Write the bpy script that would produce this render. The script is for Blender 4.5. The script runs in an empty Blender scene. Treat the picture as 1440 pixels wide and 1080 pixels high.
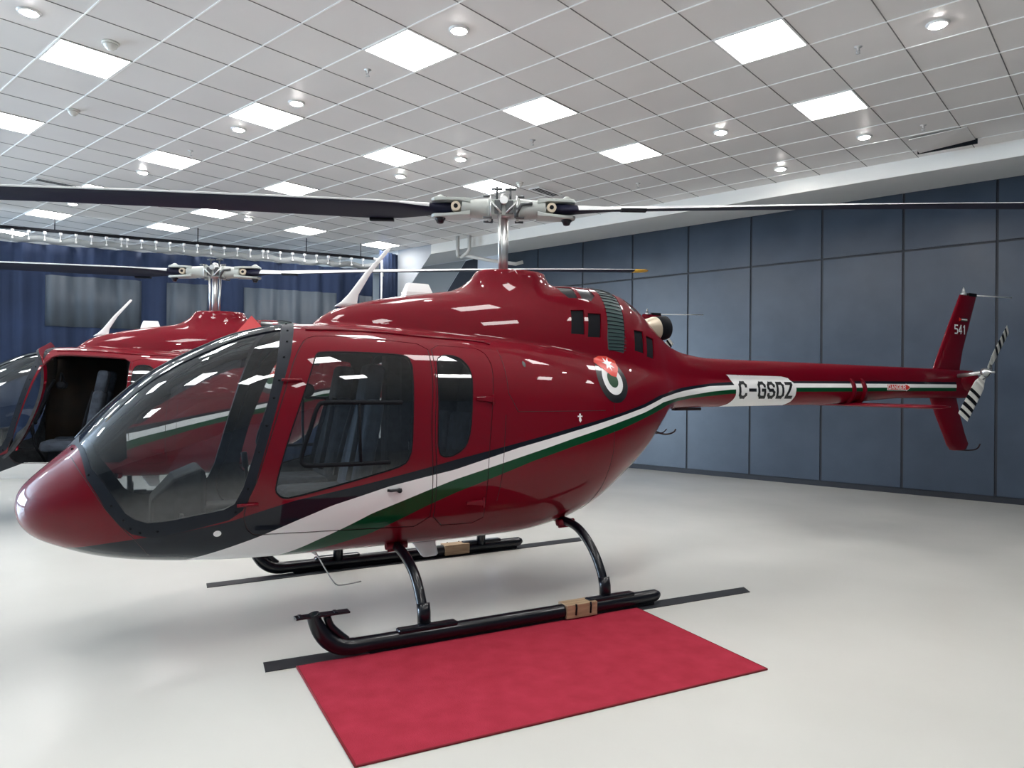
import bpy, bmesh, math, random
import numpy as np
from mathutils import Vector, Matrix
from mathutils.geometry import delaunay_2d_cdt
random.seed(5)
sc = bpy.context.scene
COL = sc.collection
R = math.radians

# ---------------------------------------------------------------- camera, exposure, daylight
EYE = 1.6
yaw, pitch, roll = -0.71874170, 0.00276658, 0.00947677
cy_, sy_, cp_, sp_, cr_, sr_ = math.cos(yaw), math.sin(yaw), math.cos(pitch), math.sin(pitch), math.cos(roll), math.sin(roll)
fw = Vector((sy_*cp_, cy_*cp_, sp_)); rt = Vector((cy_, -sy_, 0)); up = rt.cross(fw)
rt2 = cr_*rt + sr_*up; up2 = -sr_*rt + cr_*up
cam_d = bpy.data.cameras.new('camera'); cam = bpy.data.objects.new('camera', cam_d); COL.objects.link(cam)
cam.matrix_world = Matrix(((rt2.x, up2.x, -fw.x, 0), (rt2.y, up2.y, -fw.y, 0), (rt2.z, up2.z, -fw.z, EYE), (0, 0, 0, 1)))
cam_d.sensor_width = 36; cam_d.lens = 1017.83/1440*36; cam_d.clip_end = 200
sc.camera = cam
sc.view_settings.view_transform = 'Standard'; sc.view_settings.look = 'None'
sc.view_settings.gamma = 1; sc.view_settings.exposure = 0.40; sc.view_settings.use_curve_mapping = False
sc.cycles.use_denoising = True
sc.cycles.max_bounces = 8; sc.cycles.transparent_max_bounces = 16; sc.cycles.sample_clamp_indirect = 6
w = bpy.data.worlds.new('world'); sc.world = w; w.use_nodes = True
w.node_tree.nodes['Background'].inputs[0].default_value = (.62, .78, 1, 1)
w.node_tree.nodes['Background'].inputs[1].default_value = 1.6
PANEL_L = 18.0      # radiance of the ceiling panels
def day_light(name, loc, rot, sx, sy, e):
    d = bpy.data.lights.new(name, 'AREA'); d.shape = 'RECTANGLE'; d.size = sx; d.size_y = sy; d.energy = e; d.color = (.60, .79, 1)
    o = bpy.data.objects.new(name, d); COL.objects.link(o); o.location = loc; o.rotation_euler = rot
# daylight coming in through the glazed wall at the far left, outside the picture
day_light('daylight', (-19.7, -6.5, 2.2), (R(90), 0, R(-90)), 9.4, 3.3, 2300)

# ---------------------------------------------------------------- materials
def mat(name, col, rough=.5, metal=0., coat=0., spec=.5, emit=None, strength=0.):
    m = bpy.data.materials.new(name); m.use_nodes = True; b = m.node_tree.nodes['Principled BSDF']
    b.inputs['Base Color'].default_value = (*col, 1); b.inputs['Roughness'].default_value = rough
    b.inputs['Metallic'].default_value = metal; b.inputs['Coat Weight'].default_value = coat
    b.inputs['Coat Roughness'].default_value = .02; b.inputs['Coat IOR'].default_value = 1.45; b.inputs['Specular IOR Level'].default_value = spec
    if emit: b.inputs['Emission Color'].default_value = (*emit, 1); b.inputs['Emission Strength'].default_value = strength
    return m
def noise_mix(m, c1, c2, scale, lo=.35, hi=.65, bump=0., bscale=None, stretch=(1, 1, 1), rough=None):
    nt = m.node_tree; b = nt.nodes['Principled BSDF']; tc = nt.nodes.new('ShaderNodeTexCoord'); mp = nt.nodes.new('ShaderNodeMapping')
    mp.inputs['Scale'].default_value = stretch; nt.links.new(tc.outputs['Object'], mp.inputs[0])
    n = nt.nodes.new('ShaderNodeTexNoise'); n.inputs['Scale'].default_value = scale; n.inputs['Detail'].default_value = 6
    nt.links.new(mp.outputs[0], n.inputs['Vector'])
    r = nt.nodes.new('ShaderNodeValToRGB'); r.color_ramp.elements[0].position = lo; r.color_ramp.elements[1].position = hi
    r.color_ramp.elements[0].color = (*c1, 1); r.color_ramp.elements[1].color = (*c2, 1)
    nt.links.new(n.outputs['Fac'], r.inputs[0]); nt.links.new(r.outputs[0], b.inputs['Base Color'])
    if rough:
        q = nt.nodes.new('ShaderNodeMapRange'); q.inputs['To Min'].default_value = rough[0]; q.inputs['To Max'].default_value = rough[1]
        nt.links.new(n.outputs['Fac'], q.inputs[0]); nt.links.new(q.outputs[0], b.inputs['Roughness'])
    if bump:
        n2 = nt.nodes.new('ShaderNodeTexNoise'); n2.inputs['Scale'].default_value = bscale or scale*4; nt.links.new(tc.outputs['Object'], n2.inputs['Vector'])
        bu = nt.nodes.new('ShaderNodeBump'); bu.inputs['Strength'].default_value = bump; bu.inputs['Distance'].default_value = .004
        nt.links.new(n2.outputs['Fac'], bu.inputs['Height']); nt.links.new(bu.outputs[0], b.inputs['Normal'])
    return m
RED = (.150, .0006, .0085); NAVY = (.005, .008, .015); WHITE = (.88, .88, .88); GREEN = (.001, .055, .018)
M = {}
M['red'] = mat('red_paint', RED, .5, coat=.62, spec=.06)
M['navy'] = mat('navy_paint', NAVY, .3, coat=1)
M['frame'] = mat('frame_dark', (.008, .012, .020), .55, spec=.25)
M['seal'] = mat('rubber_seal', (.02, .004, .006), .6)
M['black'] = mat('gloss_black', (.003, .004, .008), .3, coat=.35, spec=.3)
M['blackmatte'] = mat('matte_black', (.006, .007, .010), .65, spec=.15)
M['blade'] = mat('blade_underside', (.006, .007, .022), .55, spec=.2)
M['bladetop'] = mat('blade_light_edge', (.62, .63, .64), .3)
M['yellow'] = mat('yellow_tip', (.62, .33, .02), .5)
M['metal'] = mat('brushed_metal', (.62, .63, .63), .28, metal=.85)
M['hub'] = mat('hub_grey_paint', (.42, .45, .43), .4)
M['steel'] = mat('dark_steel', (.10, .105, .11), .35, metal=.8)
M['white'] = mat('white_paint', WHITE, .35, coat=.4)
M['offwhite'] = mat('offwhite', (.70, .70, .66), .5)
M['cream'] = mat('heat_tinted_metal', (.55, .47, .36), .4, metal=.3)
M['liner'] = noise_mix(mat('cabin_trim', (.03, .034, .04), .8), (.022, .025, .03), (.04, .044, .05), 20)
M['seat'] = noise_mix(mat('seat_fabric', (.03, .04, .06), .9), (.020, .028, .042), (.040, .052, .075), 14, bump=.3)
M['grille'] = mat('intake_mesh', (.035, .075, .075), .45)
M['decalred'] = mat('signal_red', (.72, .035, .02), .35)
M['decalgreen'] = mat('decal_green', GREEN, .35, coat=.5)
M['decalblack'] = mat('decal_black', (.008, .009, .012), .35, coat=.5)
M['wood'] = noise_mix(mat('wood', (.4, .27, .16), .6), (.33, .22, .13), (.46, .33, .2), 6, stretch=(1, 8, 8))
def glass(name, tint, refl=1.0, rough=0.0):
    m = bpy.data.materials.new(name); m.use_nodes = True; nt = m.node_tree; nt.nodes.clear()
    o = nt.nodes.new('ShaderNodeOutputMaterial'); t = nt.nodes.new('ShaderNodeBsdfTransparent'); g = nt.nodes.new('ShaderNodeBsdfGlossy')
    f = nt.nodes.new('ShaderNodeFresnel'); f.inputs['IOR'].default_value = 1.55
    t.inputs[0].default_value = (*tint, 1); g.inputs['Color'].default_value = (.95, .97, 1, 1); g.inputs['Roughness'].default_value = rough
    mu = nt.nodes.new('ShaderNodeMath'); mu.operation = 'MULTIPLY_ADD'; mu.use_clamp = True; mu.inputs[1].default_value = refl; mu.inputs[2].default_value = .03
    x = nt.nodes.new('ShaderNodeMixShader'); nt.links.new(f.outputs[0], mu.inputs[0]); nt.links.new(mu.outputs[0], x.inputs[0])
    nt.links.new(t.outputs[0], x.inputs[1]); nt.links.new(g.outputs[0], x.inputs[2]); nt.links.new(x.outputs[0], o.inputs[0])
    return m
M['glass'] = glass('tinted_window', (.66, .70, .71), .85)
M['wsglass'] = glass('windshield_glass', (.68, .71, .72), 1.0)
M['lens'] = mat('lamp_glass', (.8, .8, .8), .2, emit=(1, 1, 1), strength=0)
# fuselage paint: the stripes are bands bounded by lines z(s) along the side
NAVTOP = [(.12,.60),(.301,.634),(.483,.676),(.68,.707),(.807,.719),(1.113,.782),(1.24,.824),(1.474,.894),(1.923,.976),(2.317,1.058),(2.514,1.103),(3.0,1.201),(3.479,1.3),(3.971,1.397),(4.295,1.465),(4.527,1.529),(4.988,1.601),(5.419,1.643),(5.689,1.659),(6.598,1.677),(8.032,1.693),(9.6,1.702)]
WHITOP = [(.94,.527),(1.282,.668),(1.508,.77),(1.702,.848),(2.062,.95),(2.319,1.001),(2.516,1.037),(3.001,1.166),(3.479,1.27),(3.97,1.372),(4.294,1.436),(4.607,1.514),(5.045,1.575),(5.391,1.616),(5.667,1.627),(6.587,1.655),(8.016,1.663),(9.6,1.67)]
WHIBOT = [(1.2,.35),(1.479,.514),(1.642,.612),(1.967,.779),(2.325,.906),(2.52,.97),(3.002,1.096),(3.48,1.218),(3.97,1.33),(4.294,1.395),(4.608,1.474),(5.004,1.517),(5.386,1.563),(5.659,1.585),(6.569,1.611),(8.002,1.621),(9.6,1.63)]
GREBOT = [(1.2,.35),(1.615,.509),(1.977,.63),(2.171,.725),(2.337,.803),(2.528,.878),(2.819,.97),(3.133,1.07),(3.481,1.16),(3.972,1.269),(4.296,1.349),(4.719,1.45),(5.159,1.504),(5.661,1.544),(6.566,1.568),(8.006,1.578),(9.6,1.589)]
def paint():
    m = mat('helicopter_paint', RED, .5, coat=.62, spec=.06); nt = m.node_tree; b = nt.nodes['Principled BSDF']
    tc = nt.nodes.new('ShaderNodeTexCoord'); sp = nt.nodes.new('ShaderNodeSeparateXYZ'); nt.links.new(tc.outputs['Object'], sp.inputs[0])
    d = nt.nodes.new('ShaderNodeMath'); d.operation = 'DIVIDE'; d.inputs[1].default_value = 10; nt.links.new(sp.outputs[0], d.inputs[0])
    prev = None
    cur = RED
    def below(pts):
        c = nt.nodes.new('ShaderNodeFloatCurve'); nt.links.new(d.outputs[0], c.inputs['Value']); cv = c.mapping.curves[0]
        q = [(0, 0)] + [(a/10, z/2.5) for a, z in pts] + [(1, pts[-1][1]/2.5)]
        cv.points[0].location = q[0]; cv.points[1].location = q[-1]
        for p in q[1:-1]: cv.points.new(*p)
        for p in cv.points: p.handle_type = 'VECTOR'
        c.mapping.update()
        k = nt.nodes.new('ShaderNodeMath'); k.operation = 'MULTIPLY'; k.inputs[1].default_value = 2.5; nt.links.new(c.outputs[0], k.inputs[0])
        s = nt.nodes.new('ShaderNodeMath'); s.operation = 'SUBTRACT'; nt.links.new(k.outputs[0], s.inputs[0]); nt.links.new(sp.outputs[2], s.inputs[1])
        r = nt.nodes.new('ShaderNodeMapRange'); r.inputs['From Min'].default_value = -.0012; r.inputs['From Max'].default_value = .0012; nt.links.new(s.outputs[0], r.inputs[0])
        return r.outputs[0]
    last = None
    for pts, col in ((NAVTOP, NAVY), (WHITOP, WHITE), (WHIBOT, GREEN), (GREBOT, RED)):
        x = nt.nodes.new('ShaderNodeMix'); x.data_type = 'RGBA'; nt.links.new(below(pts), x.inputs[0])
        if last is None: x.inputs[6].default_value = (*RED, 1)
        else: nt.links.new(last, x.inputs[6])
        x.inputs[7].default_value = (*col, 1); last = x.outputs[2]
    # the stripes stop short of the gearbox
    e = nt.nodes.new('ShaderNodeMath'); e.operation = 'GREATER_THAN'; e.inputs[1].default_value = 9.5; nt.links.new(sp.outputs[0], e.inputs[0])
    x = nt.nodes.new('ShaderNodeMix'); x.data_type = 'RGBA'; nt.links.new(e.outputs[0], x.inputs[0]); nt.links.new(last, x.inputs[6]); x.inputs[7].default_value = (*RED, 1)
    nt.links.new(x.outputs[2], b.inputs['Base Color'])
    return m
M['paint'] = paint()

# ---------------------------------------------------------------- helpers
def bm_new(): return bmesh.new()
def add_box(bm, x0, x1, y0, y1, z0, z1, mi=0, mx=None):
    vs = [bm.verts.new(Vector((x, y, z)) if mx is None else mx @ Vector((x, y, z))) for x in (x0, x1) for y in (y0, y1) for z in (z0, z1)]
    for f in ((0,1,3,2),(4,6,7,5),(0,4,5,1),(2,3,7,6),(0,2,6,4),(1,5,7,3)):
        bm.faces.new([vs[i] for i in f]).material_index = mi
    return vs
def add_tube(bm, pts, r, seg=12, caps=True, mi=0, flat=1.0):
    pts = [Vector(p) for p in pts]; n = len(pts); rr = r if isinstance(r, (list, tuple)) else [r]*n
    t0 = (pts[1]-pts[0]).normalized(); a = Vector((0, 0, 1)) if abs(t0.z) < .9 else Vector((1, 0, 0)); nn = (a - t0*a.dot(t0)).normalized()
    rings = []
    for i, p in enumerate(pts):
        t = ((pts[min(i+1, n-1)]-p).normalized() + (p-pts[max(i-1, 0)]).normalized()).normalized() if 0 < i < n-1 else (pts[min(i+1, n-1)]-pts[max(i-1, 0)]).normalized()
        nn = (nn - t*nn.dot(t)).normalized(); bb = t.cross(nn)
        rings.append([bm.verts.new(p + nn*math.cos(2*math.pi*k/seg)*rr[i] + bb*math.sin(2*math.pi*k/seg)*rr[i]*flat) for k in range(seg)])
    for i in range(n-1):
        for k in range(seg):
            f = bm.faces.new([rings[i][k], rings[i][(k+1)%seg], rings[i+1][(k+1)%seg], rings[i+1][k]]); f.smooth = True; f.material_index = mi
    if caps:
        bm.faces.new(rings[0][::-1]).material_index = mi; bm.faces.new(rings[-1]).material_index = mi
def add_rings(bm, rings, closed=True, caps=True, mi=0, smooth=True):
    R_ = [[bm.verts.new(p) for p in r] for r in rings]; m = len(R_[0])
    for i in range(len(R_)-1):
        for k in range(m if closed else m-1):
            f = bm.faces.new([R_[i][k], R_[i][(k+1)%m], R_[i+1][(k+1)%m], R_[i+1][k]]); f.smooth = smooth; f.material_index = mi
    if caps:
        for r in (R_[0][::-1], R_[-1]): bm.faces.new(r).material_index = mi
def add_lathe(bm, c, prof, seg=24, ax='z', mi=0, caps=True):
    c = Vector(c); rings = []
    for r, h in prof:
        q = []
        for k in range(seg):
            a = 2*math.pi*k/seg; u, v = r*math.cos(a), r*math.sin(a)
            q.append(c + (Vector((u, v, h)) if ax == 'z' else Vector((h, u, v)) if ax == 'x' else Vector((u, h, v))))
        rings.append(q)
    add_rings(bm, rings, caps=caps, mi=mi)
def add_prism(bm, pts, thick, mi=0):      # pts: outline as 3-D points, extruded by the vector thick
    a = [bm.verts.new(p) for p in pts]; b = [bm.verts.new(Vector(p)+Vector(thick)) for p in pts]
    fs = [bm.faces.new(a[::-1]), bm.faces.new(b)]
    for i in range(len(a)): fs.append(bm.faces.new([a[i], a[(i+1)%len(a)], b[(i+1)%len(a)], b[i]]))
    for f in fs: f.material_index = mi
def spline(pts, n=8):
    P = [Vector(p) for p in pts]; P = [P[0]*2-P[1]] + P + [P[-1]*2-P[-2]]; out = []
    for i in range(1, len(P)-2):
        for k in range(n):
            t = k/n; out.append(.5*((2*P[i]) + (P[i+1]-P[i-1])*t + (2*P[i-1]-5*P[i]+4*P[i+1]-P[i+2])*t*t + (3*P[i]-P[i-1]-3*P[i+1]+P[i+2])*t**3))
    out.append(P[-2]); return out
def obj(name, bm, m, parent=None, bevel=0, smooth=False):
    bmesh.ops.recalc_face_normals(bm, faces=bm.faces)
    me = bpy.data.meshes.new(name); bm.to_mesh(me); bm.free()
    for x in (m if isinstance(m, (list, tuple)) else [m]): me.materials.append(M[x] if isinstance(x, str) else x)
    o = bpy.data.objects.new(name, me); COL.objects.link(o)
    if parent: o.parent = parent
    if smooth: me.shade_smooth()
    if bevel:
        b = o.modifiers.new('bevel', 'BEVEL'); b.width = bevel; b.segments = 2; b.limit_method = 'ANGLE'
    return o
def tag(o, label, cat, group=None, kind=None):
    if label: o['label'] = label
    if cat: o['category'] = cat
    if group: o['group'] = group
    if kind: o['kind'] = kind
    return o
def thing(name, label, cat, loc=(0, 0, 0), rz=0, group=None):
    o = bpy.data.objects.new(name, None); COL.objects.link(o); o.empty_display_size = .1
    o.location = loc; o.rotation_euler = (0, 0, rz); return tag(o, label, cat, group)
def struct(name, bm, m, **k):
    o = obj(name, bm, m, **k); o['kind'] = 'structure'; return o
def copy_tree(o, parent=None):
    c = o.copy(); COL.objects.link(c)
    if parent: c.parent = parent
    for ch in list(o.children): copy_tree(ch, c)
    return c

# ---------------------------------------------------------------- hull surface: smooth union of body/boom and cowling
def _pchip(xs, ys):
    xs = np.array(xs, float); ys = np.array(ys, float)
    hh = np.diff(xs); dl = np.diff(ys) / hh; m = np.zeros(len(xs))
    for i in range(1, len(xs) - 1):
        if dl[i-1] * dl[i] > 0:
            w1 = 2*hh[i] + hh[i-1]; w2 = hh[i] + 2*hh[i-1]
            m[i] = (w1 + w2) / (w1/dl[i-1] + w2/dl[i])
    m[0] = dl[0]; m[-1] = dl[-1]
    def fn(x):
        x = np.clip(np.asarray(x, float), xs[0], xs[-1])
        i = np.clip(np.searchsorted(xs, x) - 1, 0, len(xs) - 2)
        t = (x - xs[i]) / hh[i]
        return ((2*t**3-3*t**2+1)*ys[i] + (t**3-2*t**2+t)*hh[i]*m[i] + (-2*t**3+3*t**2)*ys[i+1] + (t**3-t**2)*hh[i]*m[i+1])
    return fn
# station: s, top, bottom, half width, height of the widest point, exponent
BODY = [(0,.860,.850,.002,.855,2.0),(.01,.925,.79,.09,.855,2.0),(.03,.965,.745,.155,.855,2.0),(.11,1.055,.665,.285,.86,2.05),(.25,1.185,.60,.41,.88,2.15),
 (.45,1.42,.535,.53,.93,2.3),(.7,1.65,.49,.62,1.0,2.4),(1.0,1.83,.462,.69,1.07,2.5),(1.3,1.957,.45,.735,1.12,2.6),(1.6,2.014,.452,.765,1.17,2.8),
 (2.0,2.02,.453,.78,1.2,2.9),(2.6,2.0,.448,.785,1.22,2.9),(3.2,1.98,.455,.775,1.24,2.8),(3.6,1.96,.50,.745,1.27,2.6),(3.9,1.94,.59,.695,1.31,2.4),
 (4.2,1.92,.76,.605,1.38,2.3),(4.5,1.88,.965,.485,1.46,2.2),(4.7,1.84,1.165,.385,1.53,2.15),(4.85,1.80,1.33,.305,1.56,2.05),(5.0,1.77,1.395,.245,1.575,2.0),
 (5.2,1.75,1.41,.195,1.575,2.0),(5.5,1.735,1.415,.168,1.572,2.0),(7,1.735,1.43,.152,1.58,2.0),(9.5,1.74,1.55,.095,1.645,2.0),(10,1.74,1.56,.09,1.65,2.0)]
COWL = [(0,.6,.05,3),(1.5,1.5,.10,3),(1.68,1.93,.19,2.6),(1.78,2.06,.24,2.6),(1.9,2.14,.29,2.6),(2.05,2.19,.33,2.6),(2.33,2.255,.375,2.7),(2.65,2.31,.41,2.8),(3.0,2.36,.44,2.8),(3.5,2.42,.47,2.8),(3.9,2.445,.475,2.7),(4.1,2.445,.465,2.6),
 (4.3,2.415,.44,2.5),(4.48,2.34,.40,2.4),(4.65,2.225,.34,2.3),(4.8,2.105,.28,2.3),(5.0,1.98,.215,2.3),(5.2,1.92,.17,2.4),(5.5,1.885,.135,2.6),(7,1.875,.115,2.8),(9.5,1.855,.09,2.8),(10,1.85,.085,2.8)]
_b = [_pchip(np.sqrt([r[0] for r in BODY]), [r[k] for r in BODY]) for k in range(1, 6)]
_c = [_pchip(np.sqrt([r[0] for r in COWL]), [r[k] for r in COWL]) for k in range(1, 4)]
_zc = _pchip([0,.5,1.5,3,5,10],[.855,1.0,1.4,1.55,1.66,1.70])
SMAX = 9.95
def G(s, l, z):
    u = np.sqrt(np.maximum(s, 0)); zt, zb, w, zm, p = [f(u) for f in _b]
    h = np.where(z > zm, zt - zm, zm - zb); h = np.maximum(h, 1e-4)
    nb = (np.abs(l/w)**p + np.abs((z-zm)/h)**p)**(1/p)
    fb = (nb - 1) * np.minimum(w, h)
    ct, cw, cp = [f(u) for f in _c]
    ch = np.maximum(ct - 1.62, .02); hc = np.where(z > 1.62, ch, .12)
    nc = (np.abs(l/cw)**cp + np.abs((z-1.62)/hc)**cp)**(1/cp)
    fc = np.where(ct > 1.64, (nc - 1) * np.minimum(cw, ch), 1.0)
    k = np.clip(.03 * (s - 1.4) / .4, .001, .03); k = np.where(s > 5.2, np.clip(.03 - (s - 5.2)*.05, .005, .03), k)
    hh = np.clip(.5 + .5*(fc - fb)/k, 0, 1)
    g = fc*(1-hh) + fb*hh - k*hh*(1-hh)
    # mast fairing: a flared oval collar on top of the cowling
    t = np.clip((2.52 - z)/.30, 0, 2); a0 = .285 + .02*t; a1 = .315 + .30*t**1.3; b = .232 + .05*t
    sc_ = 3.36; a = np.where(s > sc_, a0, a1)
    fm = (np.sqrt(((s-sc_)/a)**2 + (l/b)**2) - 1)*b
    ft = z - 2.522; k3 = .02; h3 = np.clip(.5 + .5*(fm - ft)/k3, 0, 1); fm = ft*(1-h3) + fm*h3 + k3*h3*(1-h3)
    fm = np.where(z > 2.0, fm, 1.0); k2 = .07; h2 = np.clip(.5 + .5*(fm - g)/k2, 0, 1)
    g2 = fm*(1-h2) + g*h2 - k2*h2*(1-h2)
    return np.where((s > 2.2) & (s < 4.2), g2, g)
def surf(s, phi):
    s = np.asarray(s, float); phi = np.asarray(phi, float)
    c, sn = np.cos(phi), np.sin(phi); zc = _zc(s)
    lo = np.zeros(np.broadcast(s, phi).shape); hi = lo + 1.6
    for _ in range(34):
        m = (lo + hi)/2; g = G(s, m*c, zc + m*sn); lo = np.where(g < 0, m, lo); hi = np.where(g < 0, hi, m)
    return np.stack([s + 0*lo, lo*c, zc + lo*sn], -1)
def side(s, z):
    s = np.asarray(s, float); z = np.asarray(z, float)
    lo = np.zeros(np.broadcast(s, z).shape); hi = lo + 1.2
    for _ in range(34):
        m = (lo + hi)/2; g = G(s, m, z); lo = np.where(g < 0, m, lo); hi = np.where(g < 0, hi, m)
    return lo
def nrm(P):
    e = 1e-3; s, l, z = P[..., 0], P[..., 1], P[..., 2]
    g = np.stack([G(s+e, l, z)-G(np.maximum(s-e, 0), l, z), G(s, l+e, z)-G(s, l-e, z), G(s, l, z+e)-G(s, l, z-e)], -1)
    return g / np.maximum(np.linalg.norm(g, axis=-1, keepdims=True), 1e-12)

# ---------------------------------------------------------------- the room
T = .6; CX, CY, CZ = -3.96326, 4.47020, 4.527         # one corner of the ceiling grid, ceiling height
XL, XR, YB, YF = -20.0, 9.0, -12.0, 12.37
def cell(A, B): return CX + (B+.5)*T, CY + (A+.5)*T
VIS = [(-4,-10),(-4,-6),(-1,-18),(-1,-14),(-1,-10),(-1,-6),(-1,-2),(2,-17),(2,-14),(2,-10),(2,-6),(2,-2),(2,2),(5,-14),(5,-10),(5,-6),(5,-2),(5,2),(8,-14)]
OUT = [(A, B) for A in (-10,-7) for B in (-22,-18,-14,-10,-6,-2,2,6) if A == -7 or B in (-18,-10,-2)] + [(-4,-2),(-4,2),(-4,6),(-1,2),(-1,6),(2,6),(5,6),(-4,-14),(-4,-18),(-4,-22),(-1,-22)] + [(2, -26), (5, -26), (5, -22)]
LIGHTS = VIS + OUT
# floor
M['floor'] = noise_mix(mat('floor_paint', (.7, .7, .66), .2, coat=0, spec=.32), (.61, .605, .565), (.67, .665, .625), .55, lo=.3, hi=.7, rough=(.16, .30))
bm = bm_new(); add_box(bm, XL-1, XR+1, YB-1, YF+.5, -.2, 0); struct('floor', bm, 'floor')
# ceiling: tiles in a T-bar grid
M['tile'] = noise_mix(mat('ceiling_tile', (.7, .69, .67), .35), (.70, .675, .655), (.735, .71, .69), 1.3, lo=.3, hi=.7, rough=(.30, .42))
M['gridlit'] = mat('grid_bar_painted_light', (.95, .95, .93), .5); M['gridshade'] = mat('grid_bar_painted_shade', (.16, .155, .15), .7)  # bar colours hold the light and shade of the tile edges
bm = bm_new(); add_box(bm, XL, XR, YB, 10.2, CZ, CZ+.15)
b0 = -int((CX-XL)/T); b1 = int((XR-CX)/T)+1
YE = 10.2
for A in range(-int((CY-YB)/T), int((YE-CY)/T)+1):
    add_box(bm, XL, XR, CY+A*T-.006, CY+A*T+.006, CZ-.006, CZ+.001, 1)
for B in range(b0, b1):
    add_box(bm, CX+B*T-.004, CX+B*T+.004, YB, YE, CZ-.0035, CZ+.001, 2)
struct('ceiling', bm, ['tile', 'gridlit', 'gridshade'])
# bulkhead along the far right wall: white fascia and a sloping grey underside
M['fascia'] = mat('fascia_white', (.93, .92, .87), .5); M['bulk'] = mat('bulkhead_grey', (.72, .74, .74), .55)
BX0 = -16.0
bm = bm_new()
add_prism(bm, [(-11.2, 10.2, CZ+.2), (-11.2, 10.2, 4.33), (XR, 10.2, 4.33), (XR, 10.2, CZ+.2)], (0, .015, 0), 0)
add_prism(bm, [(-12.25, 10.2, CZ+.2), (-12.25, 10.2, 0), (-14.5, 10.2, 0), (-12.1, 10.2, 3.6), (-11.2, 10.2, 4.33), (-11.2, 10.2, CZ+.2)][:0] or [(-12.25, 10.2, CZ+.2), (-12.25, 10.2, 3.3), (-12.02, 10.2, 3.56), (-11.2, 10.2, 4.33), (-11.2, 10.2, CZ+.2)], (0, .015, 0), 2)
add_prism(bm, [(BX0, 10.215, 4.331), (BX0, YF, 4.63), (BX0, YF, 4.75), (BX0, 10.215, 4.75)], (XR-BX0, 0, 0), 1)
struct('trim_1', bm, ['fascia', 'bulk', mat('corner_white', (.46, .49, .53), .6)])
# right wall of dark panels
M['panel'] = noise_mix(mat('wall_panel', (.06, .075, .10), .38, spec=.5), (.036, .054, .084), (.050, .072, .108), 2.2, lo=.3, hi=.7, rough=(.25, .36), stretch=(1, 1, 1), bump=.08, bscale=60)
M['joint'] = mat('panel_joint', (.012, .015, .024), .5)
XP = -11.2
bm = bm_new(); add_box(bm, XP, XR, YF, YF+.2, 0, 4.8, 1)
xs = [-7.66 + 1.211*k for k in range(-3, 16)]; xs = [XP] + [x for x in xs if XP+.2 < x < XR] + [XR]
for a, b in zip(xs[:-1], xs[1:]):
    for z0, z1 in ((.09, 3.72), (3.755, 4.72)):
        add_box(bm, a+.018, b-.018, YF-.015, YF+.01, z0, z1, 0)
struct('wall_right', bm, ['panel', 'joint'])
bm = bm_new(); add_box(bm, XP, XR, YF-.03, YF, 0, .085); struct('baseboard_right', bm, 'joint')
# painted end wall left of the panels
M['wallwhite'] = mat('wall_white', (.74, .78, .84), .55); M['wallblack'] = mat('wall_dark_band', (.010, .013, .025), .5)
def wpx(x, z): return Vector((x, YF, z))
bm = bm_new(); add_box(bm, XL, XP, YF, YF+.2, 0, 4.8, 0)
add_prism(bm, [(-15.2, YF-.004, 1.5), (-12.34, YF-.004, 4.62), (-19, YF-.004, 4.62), (-19, YF-.004, 1.5)], (0, .008, 0), 1)
add_prism(bm, [(-15.2, YF-.004, 1.5), (-12.34, YF-.004, 4.6), (-11.94, YF-.004, 4.63), (-11.94, YF-.004, 1.5)], (0, .008, 0), 2)
struct('wall_back', bm, ['wallwhite', mat('wall_grey_band', (.30, .31, .31), .55), 'wallblack'])
# left wall with its glazing, wall behind the photographer, wall at the right
M['wallgrey'] = mat('wall_grey', (.30, .31, .33), .6)
bm = bm_new(); add_box(bm, XL-.2, XL, -1.5, YF+.2, 0, 4.8); add_box(bm, XL-.2, XL, YB, -11.5, 0, 4.8); add_box(bm, XL-.2, XL, -11.5, -1.5, 0, .35); add_box(bm, XL-.2, XL, -11.5, -1.5, 3.95, 4.8); struct('wall_left', bm, 'wallgrey')
bm = bm_new(); add_box(bm, XR, XR+.2, YB, YF+.2, 0, 4.8); struct('wall_east', bm, 'wallgrey')
bm = bm_new(); add_box(bm, XL, XR, YB-.2, YB, 0, 4.8); struct('wall_front', bm, 'wallgrey')
for k in range(4):
    y0 = -11.5 + k*2.5; bm = bm_new()
    for (a, b, c, d) in ((y0, y0+.08, .35, 3.95), (y0+2.42, y0+2.5, .35, 3.95), (y0+.08, y0+2.42, .35, .43), (y0+.08, y0+2.42, 3.87, 3.95), (y0+.08, y0+2.42, 2.6, 2.66)): add_box(bm, XL-.15, XL-.05, a, b, c, d)
    struct('window_%d' % (k+1), bm, 'frame')
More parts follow.
